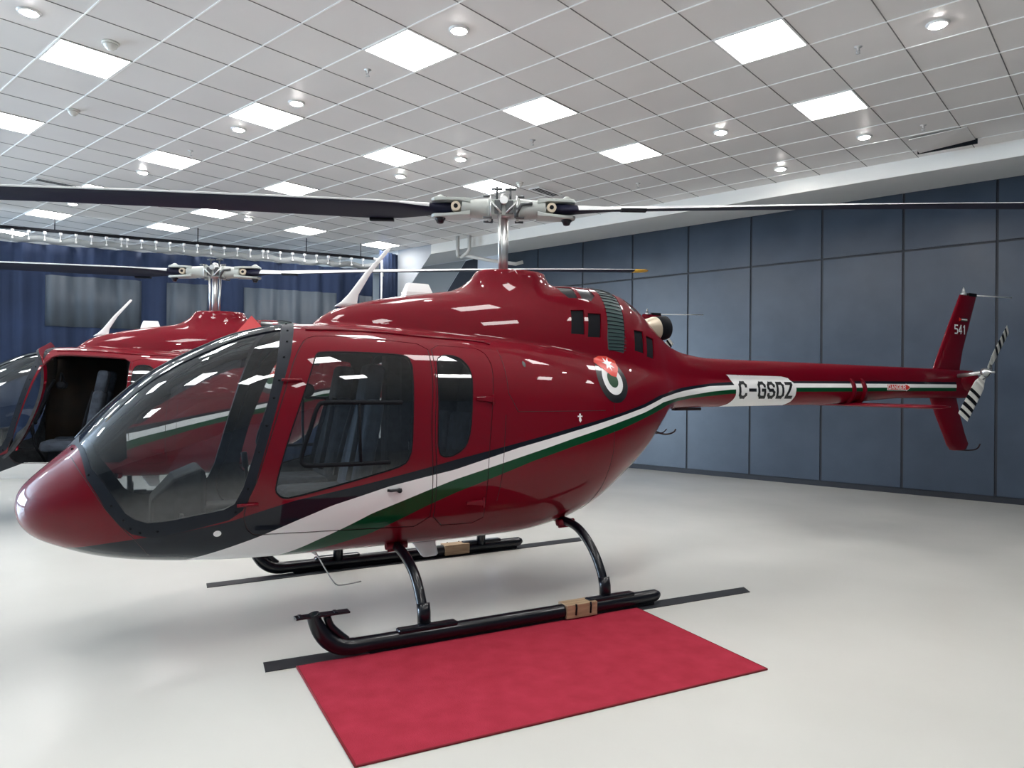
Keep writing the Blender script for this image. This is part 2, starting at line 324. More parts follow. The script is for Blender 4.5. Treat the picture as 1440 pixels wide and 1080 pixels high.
# ceiling lights
M['panel_light'] = mat('light_diffuser', (.9, .9, .9), .4, emit=(1, .99, .97), strength=PANEL_L)
M['trimwhite'] = mat('trim_white', (.78, .78, .77), .4)
LL = {(-4,-10):'square ceiling light panel cut off by the left edge of the view', (-4,-6):'square ceiling light panel beside the large smoke detector, upper left',
 (-1,-18):'far ceiling light panel just above the left end of the curtain track', (-1,-14):'ceiling light panel half hidden by the near rotor blade beside the air vent',
 (-1,-10):'ceiling light panel above the near left rotor blade with a sprinkler beside it', (-1,-6):'ceiling light panel between two downlights above the left rotor blade', (-1,-2):'large square ceiling light panel at top centre beside a downlight',
 (2,-17):'ceiling light panel seen through the gap under the curtain track', (2,-14):'ceiling light panel below the near rotor blade, above the rear rotor hub', (2,-10):'ceiling light panel behind the middle of the near left rotor blade',
 (2,-6):'ceiling light panel directly above the near left rotor blade root, next to a downlight', (2,-2):'ceiling light panel upper centre, with a sprinkler just below it', (2,2):'largest ceiling light panel at the upper right, near the top edge',
 (5,-14):'ceiling light panel above the curtain hanging rod, right of the rear rotor mast', (5,-10):'ceiling light panel under the near left rotor blade, close to its root', (5,-6):'ceiling light panel directly behind the near rotor hub',
 (5,-2):'ceiling light panel above the near right rotor blade, lowest of the right hand ones', (5,2):'ceiling light panel at right, between the largest panel and the fascia', (8,-14):'farthest ceiling light panel above the white roof antenna, at the end of the curtain'}
def panel_light(A, B, label, group):
    x, y = cell(A, B); t_ = thing('ceiling_light', label, 'light', (x, y, CZ), 0, group)
    bm = bm_new(); o_, i_ = .297, .28
    for (a, b, c, d) in ((-o_, o_, -o_, -i_), (-o_, o_, i_, o_), (-o_, -i_, -i_, i_), (i_, o_, -i_, i_)): add_box(bm, a, b, c, d, -.008, .004)
    obj('light_frame', bm, 'trimwhite', t_)
    bm = bm_new(); add_box(bm, -i_, i_, -i_, i_, -.004, .004); obj('diffuser', bm, 'panel_light', t_)
    return t_
for A, B in VIS: panel_light(A, B, LL[(A, B)], 'square ceiling light panels')
for A, B in OUT: panel_light(A, B, 'square ceiling light panel outside the picture, in the rows overhead and behind', 'ceiling light panels out of view')
# recessed round downlights
DL = [(-4.5,-4.5,'large downlight in the top left corner of the view'),(-.5,-.5,'downlight at the upper right of the top centre light panel'),(-.5,-4.5,'right one of two downlights beside the light panel over the left blade'),(-.5,-6.5,'left one of two downlights below the light panel over the left blade'),
 (3.5,-4.5,'small downlight above the near rotor hub, right of its pair'),(3.5,-6.5,'small downlight just above the left rotor blade root, left of its pair'),(3.5,4.5,'large bright downlight in the upper right corner'),(5.5,.5,'downlight between the two right hand light panel columns'),
 (7.5,2.5,'downlight near the open ceiling tile on the right'),(8.5,.5,'farthest right downlight close to the white fascia'),(-.5,-15.5,'tiny downlight below the left rotor blade near the curtain rod'),(3.5,-13.4,'tiny downlight above the curtain between two light panels'),(-.5,-10.9,'downlight half hidden behind the near left rotor blade')]
M['downlight'] = mat('downlight_lens', (.9, .9, .9), .3, emit=(1, .97, .93), strength=150)
for A, B, lab in DL:
    x, y = CX+B*T, CY+A*T; t_ = thing('downlight', 'round recessed ' + lab, 'light', (x+T*0, y, CZ), 0, 'round recessed downlights')
    bm = bm_new(); add_lathe(bm, (0, 0, 0), [(.055, -.004), (.062, -.016), (.078, -.014), (.086, -.004), (.086, .003), (.055, .003)], 28, caps=False); obj('trim_ring', bm, 'trimwhite', t_)
    bm = bm_new(); add_lathe(bm, (0, 0, 0), [(.056, .002), (.05, -.022), (.02, -.028), (.001, -.029)], 24); obj('lens', bm, 'downlight', t_)
# sprinklers
for A, B, lab in [(-.52,-2.49,'below the large top centre light panel'),(-.49,-8.52,'at the upper right of the third left light panel'),(3.52,3.5,'between the largest light panel and the bright downlight'),(3.58,-2.56,'just below the upper centre light panel'),
                  (7.54,-2.56,'above the near right rotor blade'),(7.54,3.5,'beside the open ceiling tile')]:
    t_ = thing('sprinkler', 'small metal fire sprinkler ' + lab, 'sprinkler', (CX+B*T, CY+A*T, CZ), 0, 'ceiling fire sprinklers')
    bm = bm_new(); add_lathe(bm, (0, 0, 0), [(.034, .002), (.034, -.004), (.012, -.010), (.010, -.03), (.004, -.032)], 16); obj('escutcheon', bm, 'metal', t_)
    bm = bm_new(); add_tube(bm, [(.011, 0, -.028), (.014, 0, -.042), (0, 0, -.056)], .0025, 6); add_tube(bm, [(-.011, 0, -.028), (-.014, 0, -.042), (0, 0, -.056)], .0025, 6)
    add_lathe(bm, (0, 0, -.056), [(.002, 0), (.018, -.001), (.018, -.004), (.002, -.005)], 12); obj('deflector', bm, 'metal', t_)
# smoke detectors
for A, B, s, lab in [(-3.46,-4.61,1.0,'large cream smoke detector beside the upper left light panel'),(5.7,-4.71,.8,'small white smoke detector right of the near rotor hub'),(-2.9,-7.9,.9,'dark smoke detector at the left edge of the view')]:
    t_ = thing('smoke_detector', lab, 'smoke detector', (CX+B*T, CY+A*T, CZ))
    bm = bm_new(); add_lathe(bm, (0, 0, 0), [(.07*s, .002), (.07*s, -.012), (.062*s, -.016)], 24); obj('base', bm, 'offwhite', t_)
    bm = bm_new(); add_lathe(bm, (0, 0, 0), [(.056*s, -.016), (.056*s, -.03), (.046*s, -.034), (.046*s, -.046), (.030*s, -.054), (.028*s, -.062), (.003, -.066)], 24); obj('sensor_head', bm, 'offwhite', t_)
# air vents
def vent(x, y, rz, n, L, lab):
    t_ = thing('air_vent', lab, 'vent', (x, y, CZ), rz)
    bm = bm_new(); W_ = n*.045/2
    add_box(bm, -L/2-.03, L/2+.03, -W_-.03, W_+.03, -.012, .002); obj('frame', bm, 'trimwhite', t_)
    bm = bm_new()
    for k in range(n): add_box(bm, -L/2, L/2, -W_+k*.045+.008, -W_+k*.045+.036, -.014, -.0115)
    obj('slots', bm, 'blackmatte', t_)
vx, vy = -12.0, 3.2
vent(CX+(-13.5)*T, CY+(-1.5)*T, R(90), 3, .5, 'slotted ceiling air vent at far left above the near rotor blade')
vent(-6.80, 8.50, R(90), 3, .5, 'slotted ceiling air vent behind the near rotor hub')
# open ceiling tile
bm = bm_new(); add_prism(bm, [(-2.08, 9.33, CZ-.03), (-1.50, 9.33, CZ-.012), (-1.50, 9.86, CZ-.012), (-2.08, 9.86, CZ-.055)], (0, 0, .008)); add_box(bm, -2.1, -1.48, 9.85, 9.875, CZ-.06, CZ, 1)
tag(obj('ceiling_tile', bm, ['tile', 'blackmatte']), 'loose sagging ceiling tile with a dark gap at the right', 'ceiling tile')
# pipes by the end of the fascia
t_ = thing('sprinkler_pipe', 'pale pipes dropping from the ceiling before the grey bulkhead, left of the near mast', 'pipe', (-10.1, 9.9, 4.18))
M['pipe'] = mat('pipe_grey', (.62, .62, .60), .4)
bm = bm_new(); add_tube(bm, [(0, 0, .33), (0, 0, -.02), (.03, 0, -.08)], .038, 12); add_tube(bm, [(.22, .1, .33), (.22, .1, .06), (.16, .1, 0), (.03, .05, -.08)], .038, 12); obj('pipe', bm, 'pipe', t_)
bm = bm_new(); add_tube(bm, [(.1, .1, -.04), (.45, .4, -.13), (.85, .75, -.20), (.95, .85, -.16)], .035, 12); obj('pipe', bm, 'pipe', t_)

# ---------------------------------------------------------------- curtain on its ceiling track
M['curtain'] = noise_mix(mat('navy_curtain', (.012, .028, .075), .85), (.004, .015, .050), (.009, .024, .072), 1.1, lo=.35, hi=.65)
M['curtainpanel'] = mat('curtain_window_film', (.045, .062, .085), .6)
P0 = Vector((-14.9, 3.05, 0)); P1 = Vector((-12.15, 9.45, 0)); cd = (P1-P0).normalized(); P0 = P0 - cd*5.0; CL = (P1-P0).length; cn = Vector((cd.y, -cd.x, 0))
TZ = 4.23
bm = bm_new(); q = P1 + cd*.0
add_prism(bm, [P0+cn*.03+Vector((0,0,TZ-.02)), P0-cn*.03+Vector((0,0,TZ-.02)), P0-cn*.03+Vector((0,0,TZ+.03)), P0+cn*.03+Vector((0,0,TZ+.03))], cd*CL)
trk = thing('curtain_track', 'dark curtain track hanging from the ceiling on thin rods above the navy curtain', 'curtain track', tuple(P1+Vector((0,0,TZ))))
o = obj('rail', bm, 'blackmatte', trk); o.matrix_parent_inverse = Matrix.Translation(trk.location).inverted()
for s_ in [x for x in (1.6, 4.0, 6.3, 8.6, 10.6, 11.7) if x < CL]:
    bm = bm_new(); p = P0+cd*s_; add_tube(bm, [p+Vector((0,0,TZ)), p+Vector((0,0,CZ))], .009, 6); o = obj('hanging_rod', bm, 'blackmatte', trk); o.matrix_parent_inverse = Matrix.Translation(trk.location).inverted()
bm = bm_new(); p = P1; add_tube(bm, [p+Vector((0,0,TZ-.01)), p+cd*.18+Vector((0,0,TZ-.03)), p+cd*.2+Vector((0,0,TZ-.35))], .03, 8); o = obj('end_bracket', bm, 'metal', trk); o.matrix_parent_inverse = Matrix.Translation(trk.location).inverted()
Q0 = P1 + cd*.13; Q1 = Vector((-12.24, 10.17, 0)); qd = Q1-Q0; qn = Vector((qd.y, -qd.x, 0)).normalized(); c2 = thing('curtain', 'narrow navy curtain in the far corner beside the white wall', 'curtain', tuple(Q0))
bm = bm_new(); rows = [[bm.verts.new(qd*(i/40) + qn*.025*math.sin(i*.8) + Vector((0, 0, z))) for i in range(41)] for z in (.02, 1.5, 3.0, 4.42)]
for a in range(3):
    for i in range(40): bm.faces.new([rows[a][i], rows[a][i+1], rows[a+1][i+1], rows[a+1][i]]).smooth = True
o = obj('curtain_fabric', bm, 'curtain', c2); sm = o.modifiers.new('thick', 'SOLIDIFY'); sm.thickness = .006
bm = bm_new(); add_tube(bm, [qn*.06+Vector((0, 0, .02)), qn*.06+Vector((0, 0, 4.2))], .02, 8); obj('draw_pole', bm, 'white', c2)
# hooks and the light header tape
ct = thing('curtain', 'long navy blue pleated curtain with grey window panels behind the rear helicopter', 'curtain', tuple(P1))
def cpt(s, z, off=0.): 
    wv = .035*math.sin(s*13.0+1.1*math.sin(s*2.3)) + .02*math.sin(s*29+2)
    return P0 + cd*s + cn*(wv+off) + Vector((0, 0, z))
inv_ = Matrix.Translation(ct.location).inverted()
ns = int(CL/.03)
bm = bm_new(); prev = None
zs = [0.02, 1.0, 2.0, 3.0, 3.8, TZ-.24]
rows = [[bm.verts.new(cpt(i*CL/ns, z + (.02*math.sin(i*.23) if z > 4 else 0))) for i in range(ns+1)] for z in zs]
for a in range(len(zs)-1):
    for i in range(ns): bm.faces.new([rows[a][i], rows[a][i+1], rows[a+1][i+1], rows[a+1][i]]).smooth = True
o = obj('curtain_fabric', bm, 'curtain', ct); o.matrix_parent_inverse = inv_
sm = o.modifiers.new('thick', 'SOLIDIFY'); sm.thickness = .006
bm = bm_new()
rows = [[bm.verts.new(P0 + cd*(i*CL/ns) + cn*.004*math.sin(i*.9) + Vector((0, 0, z + .018*math.sin(i*.35)))) for i in range(ns+1)] for z in (TZ-.22, TZ-.11)]
for i in range(ns): bm.faces.new([rows[0][i], rows[0][i+1], rows[1][i+1], rows[1][i]]).smooth = True
o = obj('header_tape', bm, mat('header_tape', (.26, .28, .29), .7), ct); o.matrix_parent_inverse = inv_
sm = o.modifiers.new('thick', 'SOLIDIFY'); sm.thickness = .004
k = 0; s_ = .1
hk = None
while s_ < CL:
    p = P0+cd*s_ + Vector((0, 0, TZ))
    if hk is None:
        bm = bm_new(); add_box(bm, -.022, .022, -.02, .02, -.06, -.02); add_tube(bm, [(0, 0, -.06), (0, 0, -.16), (.012, 0, -.175)], .006, 6); add_box(bm, -.018, .018, -.012, .012, -.18, -.15)
        hk = obj('curtain_hook', bm, 'white', ct); o = hk
    else: o = hk.copy(); COL.objects.link(o)
    o.parent = ct; o.location = p + cn*.02 - P1; k += 1; s_ += .235 if k % 11 else .09
def cpanel(s0, s1, z0, z1):
    bm = bm_new(); n_ = max(2, int((s1-s0)/.04))
    a = [[bm.verts.new(cpt(s0+(s1-s0)*i/n_, z, .02)) for i in range(n_+1)] for z in (z0, z1)]
    for i in range(n_): bm.faces.new([a[0][i], a[0][i+1], a[1][i+1], a[1][i]]).smooth = True
    o = obj('window_panel', bm, 'curtainpanel', ct); o.matrix_parent_inverse = inv_; sm = o.modifiers.new('thick', 'SOLIDIFY'); sm.thickness = .004
for a in [(3.6, 5.2, 2.55, 3.5), (6.17, 7.66, 2.57, 3.46), (8.08, 8.78, 2.3, 3.46), (9.43, 11.2, 2.0, 3.46), (11.66, 11.97, 2.0, 3.44)]: cpanel(*a)

# ---------------------------------------------------------------- things on the floor
def floor_strip(pts, lab, name='floor_mat_strip'):
    c_ = sum((Vector(p) for p in pts), Vector((0, 0)))/4
    bm = bm_new(); add_prism(bm, [(p[0]-c_.x, p[1]-c_.y, 0.0) for p in pts], (0, 0, .004)); o = obj(name, bm, M['mat'], None, bevel=.001); o.location = (c_.x, c_.y, .0005); return tag(o, lab, 'mat')
M['mat'] = noise_mix(mat('rubber_mat', (.02, .022, .026), .55), (.016, .018, .022), (.028, .031, .036), 7)
floor_strip([(-3.793, 2.194), (-3.658, 2.13), (-2.322, 5.514), (-2.418, 5.616)], 'long narrow black mat strip under the near landing skid')
floor_strip([(-5.625, 2.751), (-5.504, 2.698), (-4.384, 6.131), (-4.504, 6.259)], 'long narrow black mat strip under the far landing skid')
M['carpet'] = noise_mix(mat('red_carpet', (.36, .022, .04), .95, spec=.15), (.33, .022, .042), (.40, .031, .058), 7.5, lo=.3, hi=.7, bump=.9, bscale=170)
M['carpetedge'] = mat('carpet_binding', (.22, .012, .02), .9)
cp = [(-3.590, 2.290), (-2.752, 4.536), (-1.612, 4.062), (-2.474, 1.862)]; c_ = sum((Vector(p) for p in cp), Vector((0, 0)))/4
cw = thing('carpet', 'rectangular bright red carpet on the floor in front of the near helicopter door', 'carpet', (c_.x, c_.y, 0))
bm = bm_new(); add_prism(bm, [(p[0]-c_.x, p[1]-c_.y, .001) for p in cp], (0, 0, .009)); obj('pile', bm, 'carpet', cw, bevel=.003)
bm = bm_new(); q = [Vector((p[0]-c_.x, p[1]-c_.y, .005)) for p in cp]
for i in range(4): add_tube(bm, [q[i]*1.003, q[(i+1)%4]*1.003], .006, 8)
obj('bound_edge', bm, 'carpetedge', cw)

# ---------------------------------------------------------------- helicopter (local frame: x aft from the nose tip, y starboard, z up)
OUT_ = {
 'ws_out': [(.255,92),(.382,10.5),(.475,-10.7),(.548,-22.7),(.607,-29.6),(.687,-33.8),(.807,-35.2),(1.112,-35.7),(1.183,-33.3),(1.236,-27.1),(1.306,-10),(1.399,14.9),(1.47,32),(1.527,52.2),(1.57,70),(1.58,92)],
 'ws_in': [(.325,87),(.335,50.8),(.402,16.7),(.527,-7.6),(.573,-16.2),(.62,-21.2),(.685,-25.1),(.793,-27.2),(1.082,-30.4),(1.139,-29.4),(1.185,-23.6),(1.233,-12.6),(1.307,6.9),(1.384,29.5),(1.448,53.6),(1.49,70),(1.50,87)],
 'door': [(1.66,44.3),(1.576,42.5),(1.514,34.2),(1.472,27.2),(1.289,-15.2),(1.255,-23.1),(1.201,-30.4),(1.188,-36.2),(1.212,-42.3),(1.265,-46.6),(1.436,-47.8),(1.876,-49.8),(2.376,-52.8),(2.36,-30),(2.345,-12.3),(2.37,12),(2.385,33.1),(2.04,38.1)],
 'rdoor': [(2.405,33.0),(2.70,30.5),(2.776,29.3),(2.82,24.2),(2.835,15.2),(2.80,-5),(2.775,-24.5),(2.768,-42.2),(2.79,-54.5),(2.395,-52.9),(2.38,-30),(2.363,-12.4),(2.388,12)],
 'dwin': [(1.646,31.8),(1.927,28.7),(2.18,26.0),(2.226,23.8),(2.239,18.6),(2.234,12.9),(2.222,-4),(2.214,-21.6),(2.183,-26.4),(2.112,-28.2),(1.78,-31),(1.449,-33.4),(1.395,-32.4),(1.358,-29.4),(1.368,-24.6),(1.43,-9),(1.506,7.2),(1.598,26.3),(1.618,30.5)],
 'rwin': [(2.42,22),(2.472,24.9),(2.55,24.6),(2.61,22.0),(2.652,16.5),(2.665,10.5),(2.651,-.3),(2.633,-16.3),(2.602,-22.6),(2.55,-25.2),(2.49,-26.5),(2.435,-26.4),(2.40,-25),(2.385,-20),(2.39,-4),(2.40,12.1)],
 'ventA': [(3.683,57.2),(3.808,57.4),(3.778,42.2),(3.652,43)], 'ventB': [(3.843,55.6),(3.973,55.5),(3.934,40.1),(3.808,40.6)],
 'grille': [(4.05,89.9),(4.262,89.9),(4.25,79.3),(4.238,68.4),(4.225,57.6),(4.203,46.5),(4.172,28.8),(4.003,31.6),(4.003,41),(4.03,51.6),(4.045,60.6),(4.05,73.6)],
 'ventC': [(3.665,78),(3.813,77),(3.791,65.2),(3.703,65),(3.665,70)], 'ventD': [(3.844,78),(3.985,76.5),(3.985,68.3),(3.919,63.6),(3.83,65)],
 'ventE': [(4.342,77.6),(4.423,76),(4.51,73.4),(4.497,67.3),(4.381,65.6),(4.344,71.4)], 'ventF': [(4.32,48.8),(4.442,50.6),(4.42,30.9),(4.30,32)], 'ventG': [(4.475,48.1),(4.60,51.1),(4.563,28.1),(4.455,28.5)],
}
def rnd(pts, k=3):     # round the corners of an outline (Chaikin once or twice)
    for _ in range(k):
        o = []
        for i in range(len(pts)):
            a, b = pts[i], pts[(i+1) % len(pts)]
            o += [(a[0]*.8+b[0]*.2, a[1]*.8+b[1]*.2), (a[0]*.2+b[0]*.8, a[1]*.2+b[1]*.8)]
        pts = o
    return pts
def inset(pts, d):     # shrink an outline by d metres (phi measured on a 0.75 m radius)
    K = .75*math.pi/180; P = [Vector((a, b*K)) for a, b in pts]; A = sum(P[i].x*P[(i+1)%len(P)].y-P[(i+1)%len(P)].x*P[i].y for i in range(len(P)))
    sgn = 1 if A > 0 else -1; o = []
    for i in range(len(P)):
        e1 = (P[i]-P[i-1]).normalized(); e2 = (P[(i+1)%len(P)]-P[i]).normalized()
        n_ = (Vector((-e1.y, e1.x)) + Vector((-e2.y, e2.x)));  n_ = n_.normalized() if n_.length > 1e-6 else Vector((-e1.y, e1.x))
        q = P[i] + n_*d*sgn; o.append((q.x, q.y/K))
    return o
def dens(pts, step=.03):
    K = .75*math.pi/180; o = []
    for i in range(len(pts)):
        a, b = pts[i], pts[(i+1) % len(pts)]; L = math.hypot(a[0]-b[0], (a[1]-b[1])*K); n_ = max(1, int(L/step))
        o += [(a[0]+(b[0]-a[0])*k/n_, a[1]+(b[1]-a[1])*k/n_) for k in range(n_)]
    return o
def clamp90(p): return [(a, min(b, 90.0)) for a, b in p]
REG = []    # (name, polygon) in priority order, last match wins
def reg(n, p): REG.append((n, dens(clamp90(p))))
reg('windshield_frame', OUT_['ws_out']); reg('windshield', OUT_['ws_in'])
d_ = rnd(OUT_['door'], 1); reg('seal', d_); reg('door', inset(d_, .007)); w_ = rnd(OUT_['dwin'], 1); reg('door_window_seal', w_); reg('door_window', inset(w_, .008))
d_ = rnd(OUT_['rdoor'], 1); reg('seal', d_); reg('rear_door', inset(d_, .006)); w_ = rnd(OUT_['rwin'], 1); reg('rear_window_seal', w_); reg('rear_window', inset(w_, .007))
for k_ in ('ventA', 'ventB', 'ventF', 'ventG', 'grille', 'ventC', 'ventD', 'ventE'): reg(k_, OUT_[k_])
def build_hull():
    K = .75*math.pi/180
    ss = [1e-6, .001, .004, .009, .016, .025, .036, .05, .066, .085, .105, .13, .155, .185, .215, .25, .285]
    while ss[-1] < 5.2: ss.append(ss[-1] + (.03 if not (1.45 < ss[-1] < 2.1 or 2.6 < ss[-1] < 3.8) else .02))
    while ss[-1] < 9.85: ss.append(ss[-1] + .12)
    ss.append(9.95); nph = 108
    def SU(s): return math.sqrt(s)*.12*max(0, 1-s) + s   # keep the nose from crowding
    co = []; 
    for s in ss:
        for j in range(nph+1):
            b = -90+180*j/nph; co.append((s, b))
    nb = len(co); edges = []
    for n_, p in REG:
        i0 = len(co); co += p; edges += [(i0+i, i0+(i+1) % len(p)) for i in range(len(p))]
    vc, ec, fc, ov, oe, of = delaunay_2d_cdt([Vector((a, b*K)) for a, b in co], edges, [], 0, 1e-5)
    UV = np.array([(v.x, v.y/K) for v in vc]); UV[:, 0] = np.clip(UV[:, 0], 1e-6, 9.95); UV[:, 1] = np.clip(UV[:, 1], -90, 90)
    P = surf(UV[:, 0], np.radians(UV[:, 1])); P[np.abs(np.abs(UV[:, 1])-90) < 1e-4, 1] = 0.0
    N = nrm(P); F = np.array([list(f) for f in fc if len(f) == 3])
    C = UV[F].mean(1); lab = np.zeros(len(F), int)
    def inside(C, poly):
        x, y = C[:, 0], C[:, 1]; r = np.zeros(len(C), bool); n_ = len(poly)
        for i in range(n_):
            (x1, y1), (x2, y2) = poly[i], poly[(i+1) % n_]
            if y1 == y2: continue
            c_ = ((y1 > y) != (y2 > y)) & (x < (x2-x1)*(y-y1)/(y2-y1)+x1); r ^= c_
        return r
    for k, (n_, p) in enumerate(REG): lab[inside(C, p)] = k+1
    ar = np.linalg.norm(np.cross(P[F[:, 1]]-P[F[:, 0]], P[F[:, 2]]-P[F[:, 0]]), axis=1)
    ok = ar > 1e-9
    return P, N, F[ok], lab[ok]
HP, HN, HF, HL = build_hull()
def hull_part(name, labs, m, sides=(1, -1), thick=0., inner=None, off=0., parent=None, smax=None, smin=None, rim=True):
    """mesh of the hull triangles carrying these region labels; sides: 1 port, -1 starboard"""
    ids = [0] if labs is None else [k+1 for k, (n_, p) in enumerate(REG) if n_ in labs]
    if labs is None: ids = [0]
    F = HF[np.isin(HL, ids)]
    if smax is not None: F = F[HP[F][:, :, 0].mean(1) < smax]
    if smin is not None: F = F[HP[F][:, :, 0].mean(1) > smin]
    key = {}; V = []; NN = []; T_ = []
    for sd in sides:
        for f in F:
            t_ = []
            for i in f:
                p = HP[i]; k = (i, sd if abs(p[1]) > 1e-7 else 0)
                if k not in key:
                    key[k] = len(V); n_ = HN[i]; V.append((p[0]+n_[0]*off, -sd*(p[1]+n_[1]*off), p[2]+n_[2]*off)); NN.append((n_[0], -sd*n_[1], n_[2]))
                t_.append(key[k])
            if sd == 1: t_ = t_[::-1]
            a, b, c = (np.array(V[q]) for q in t_)
            if np.dot(np.cross(b-a, c-a), NN[t_[0]]) < 0: t_ = t_[::-1]
            T_.append(t_)
    nv = len(V); faces = [tuple(t) for t in T_]; mi = [0]*len(faces); ln = [NN[i] for f in faces for i in f]
    if thick:
        V += [tuple(np.array(v)-np.array(n_)*thick) for v, n_ in zip(V, NN)]
        for t in T_: faces.append((t[0]+nv, t[2]+nv, t[1]+nv)); mi.append(1 if inner else 0); ln += [tuple(-np.array(NN[i])) for i in (t[0], t[2], t[1])]
        if rim:
            cnt = {}
            for t in T_:
                for a, b in ((t[0], t[1]), (t[1], t[2]), (t[2], t[0])):
                    e = (min(a, b), max(a, b)); cnt.setdefault(e, []).append((a, b))
            for e, l_ in cnt.items():
                if len(l_) == 1:
                    a, b = l_[0]; q = (b, a, a+nv, b+nv); faces.append(q); mi.append(1 if inner and 'door' in name else 0)
                    va, vb, vc = np.array(V[q[0]]), np.array(V[q[1]]), np.array(V[q[2]]); n_ = np.cross(vb-va, vc-va); n_ = n_/max(np.linalg.norm(n_), 1e-12); ln += [tuple(n_)]*4
    me = bpy.data.meshes.new(name); me.from_pydata(V, [], faces); me.polygons.foreach_set('use_smooth', [True]*len(faces)); me.polygons.foreach_set('material_index', mi)
    for x in ([m] if not inner else [m, inner]): me.materials.append(M[x] if isinstance(x, str) else x)
    me.update(); me.normals_split_custom_set(ln)
    o = bpy.data.objects.new(name, me); COL.objects.link(o)
    if parent: o.parent = parent
    return o
def on_hull(s, z, off=0., sd=1):
    l = float(side(s, z)); n_ = nrm(np.array([[s, l, z]]))[0]; return Vector((s+n_[0]*off, -sd*(l+n_[1]*off), z+n_[2]*off)), Vector((n_[0], -sd*n_[1], n_[2]))
def patch(bm, poly, off, sd=1, step=.02, mi=0):
    """a decal: polygon in (s, z) triangulated and laid on the side of the hull"""
    b0, b1 = min(p[0] for p in poly), max(p[0] for p in poly); c0, c1 = min(p[1] for p in poly), max(p[1] for p in poly)
    d = []
    for i in range(len(poly)):
        a, b = poly[i], poly[(i+1) % len(poly)]; n_ = max(1, int(math.hypot(a[0]-b[0], a[1]-b[1])/step)); d += [(a[0]+(b[0]-a[0])*k/n_, a[1]+(b[1]-a[1])*k/n_) for k in range(n_)]
    co = [Vector(p) for p in d]; ed = [(i, (i+1) % len(d)) for i in range(len(d))]
    x = b0+step/2
    while x < b1:
        z = c0+step/2
        while z < c1: co.append(Vector((x, z))); z += step
        x += step
    vc, _, fc, _, _, _ = delaunay_2d_cdt(co, ed, [], 0, 1e-6)
    def ins(x, y):
        r = False
        for i in range(len(poly)):
            (x1, y1), (x2, y2) = poly[i], poly[(i+1) % len(poly)]
            if (y1 > y) != (y2 > y) and x < (x2-x1)*(y-y1)/(y2-y1)+x1: r = not r
        return r
    vs = {}
    for f in fc:
        cx = sum(vc[i].x for i in f)/3; cz = sum(vc[i].y for i in f)/3
        if not ins(cx, cz): continue
        q = []
        for i in f:
            if i not in vs: vs[i] = bm.verts.new(on_hull(vc[i].x, vc[i].y, off, sd)[0])
            q.append(vs[i])
        try: ff = bm.faces.new(q); ff.smooth = True; ff.material_index = mi
        except ValueError: pass
# block lettering: strokes on a 4 x 6 grid with chamfered corners
CH = {'C': [[(4,1.2),(4,1),(3,0),(1,0),(0,1),(0,5),(1,6),(3,6),(4,5),(4,4.6)]], '-': [[(0,3),(4,3)]], 'G': [[(4,4.7),(4,5),(3,6),(1,6),(0,5),(0,1),(1,0),(4,0),(4,3),(2.3,3)]],
 'S': [[(4,4.8),(4,5),(3,6),(1,6),(0,5),(0,4),(1,3),(3,3),(4,2),(4,1),(3,0),(1,0),(0,1),(0,1.2)]], 'D': [[(0,0),(0,6),(3,6),(4,5),(4,1),(3,0),(0,0)]], 'Z': [[(0,6),(4,6),(3.9,5.6),(.1,.4),(0,0),(4,0)]],
 '5': [[(4,6),(0,6),(0,3.4),(3,3.4),(4,2.6),(4,1),(3,0),(0,0)]], '4': [[(3,0),(3,6),(0,2),(0,1.6),(4,1.6)]], '1': [[(1,5),(2.2,6),(2.2,0)]],
 'A': [[(0,0),(2,6),(4,0)],[(.8,2),(3.2,2)]], 'N': [[(0,0),(0,6),(4,0),(4,6)]], 'E': [[(4,6),(0,6),(0,0),(4,0)],[(0,3),(3,3)]], 'R': [[(0,0),(0,6),(3,6),(4,5),(4,4),(3,3),(0,3)],[(2,3),(4,0)]]}
def strokes(txt, x0, z0, w_, h_, gap, adv_dash=None):
    out = []; x = x0
    for c in txt:
        for st in CH[c]: out.append([(x+a/4*w_, z0+b/6*h_) for a, b in st])
        x += w_+gap
    return out
def stroke_polys(sts, t):
    o = []
    for st in sts:
        for a, b in zip(st[:-1], st[1:]):
            d = Vector((b[0]-a[0], b[1]-a[1])); 
            if d.length < 1e-6: continue
            d.normalize(); n_ = Vector((-d.y, d.x))*t/2; e = d*t*.42; a_ = Vector(a)-e; b_ = Vector(b)+e
            o.append([tuple(a_-n_), tuple(b_-n_), tuple(b_+n_), tuple(a_+n_)])
    return o
def loft(bm, secs, mi=0): add_rings(bm, secs, mi=mi)
def airfoil(c0, chord, th, up_, along, n=14):
    """closed section: chord direction along, thickness direction up_"""
    o = []
    for k in range(n):
        a = 2*math.pi*k/n; x = (1-math.cos(a))/2; y = th*math.sin(a)*.5*(1-.45*x)
        o.append(Vector(c0) + Vector(along)*chord*x + Vector(up_)*y)
    return o
def plate_fin(pts_le, pts_te, th):
    pass

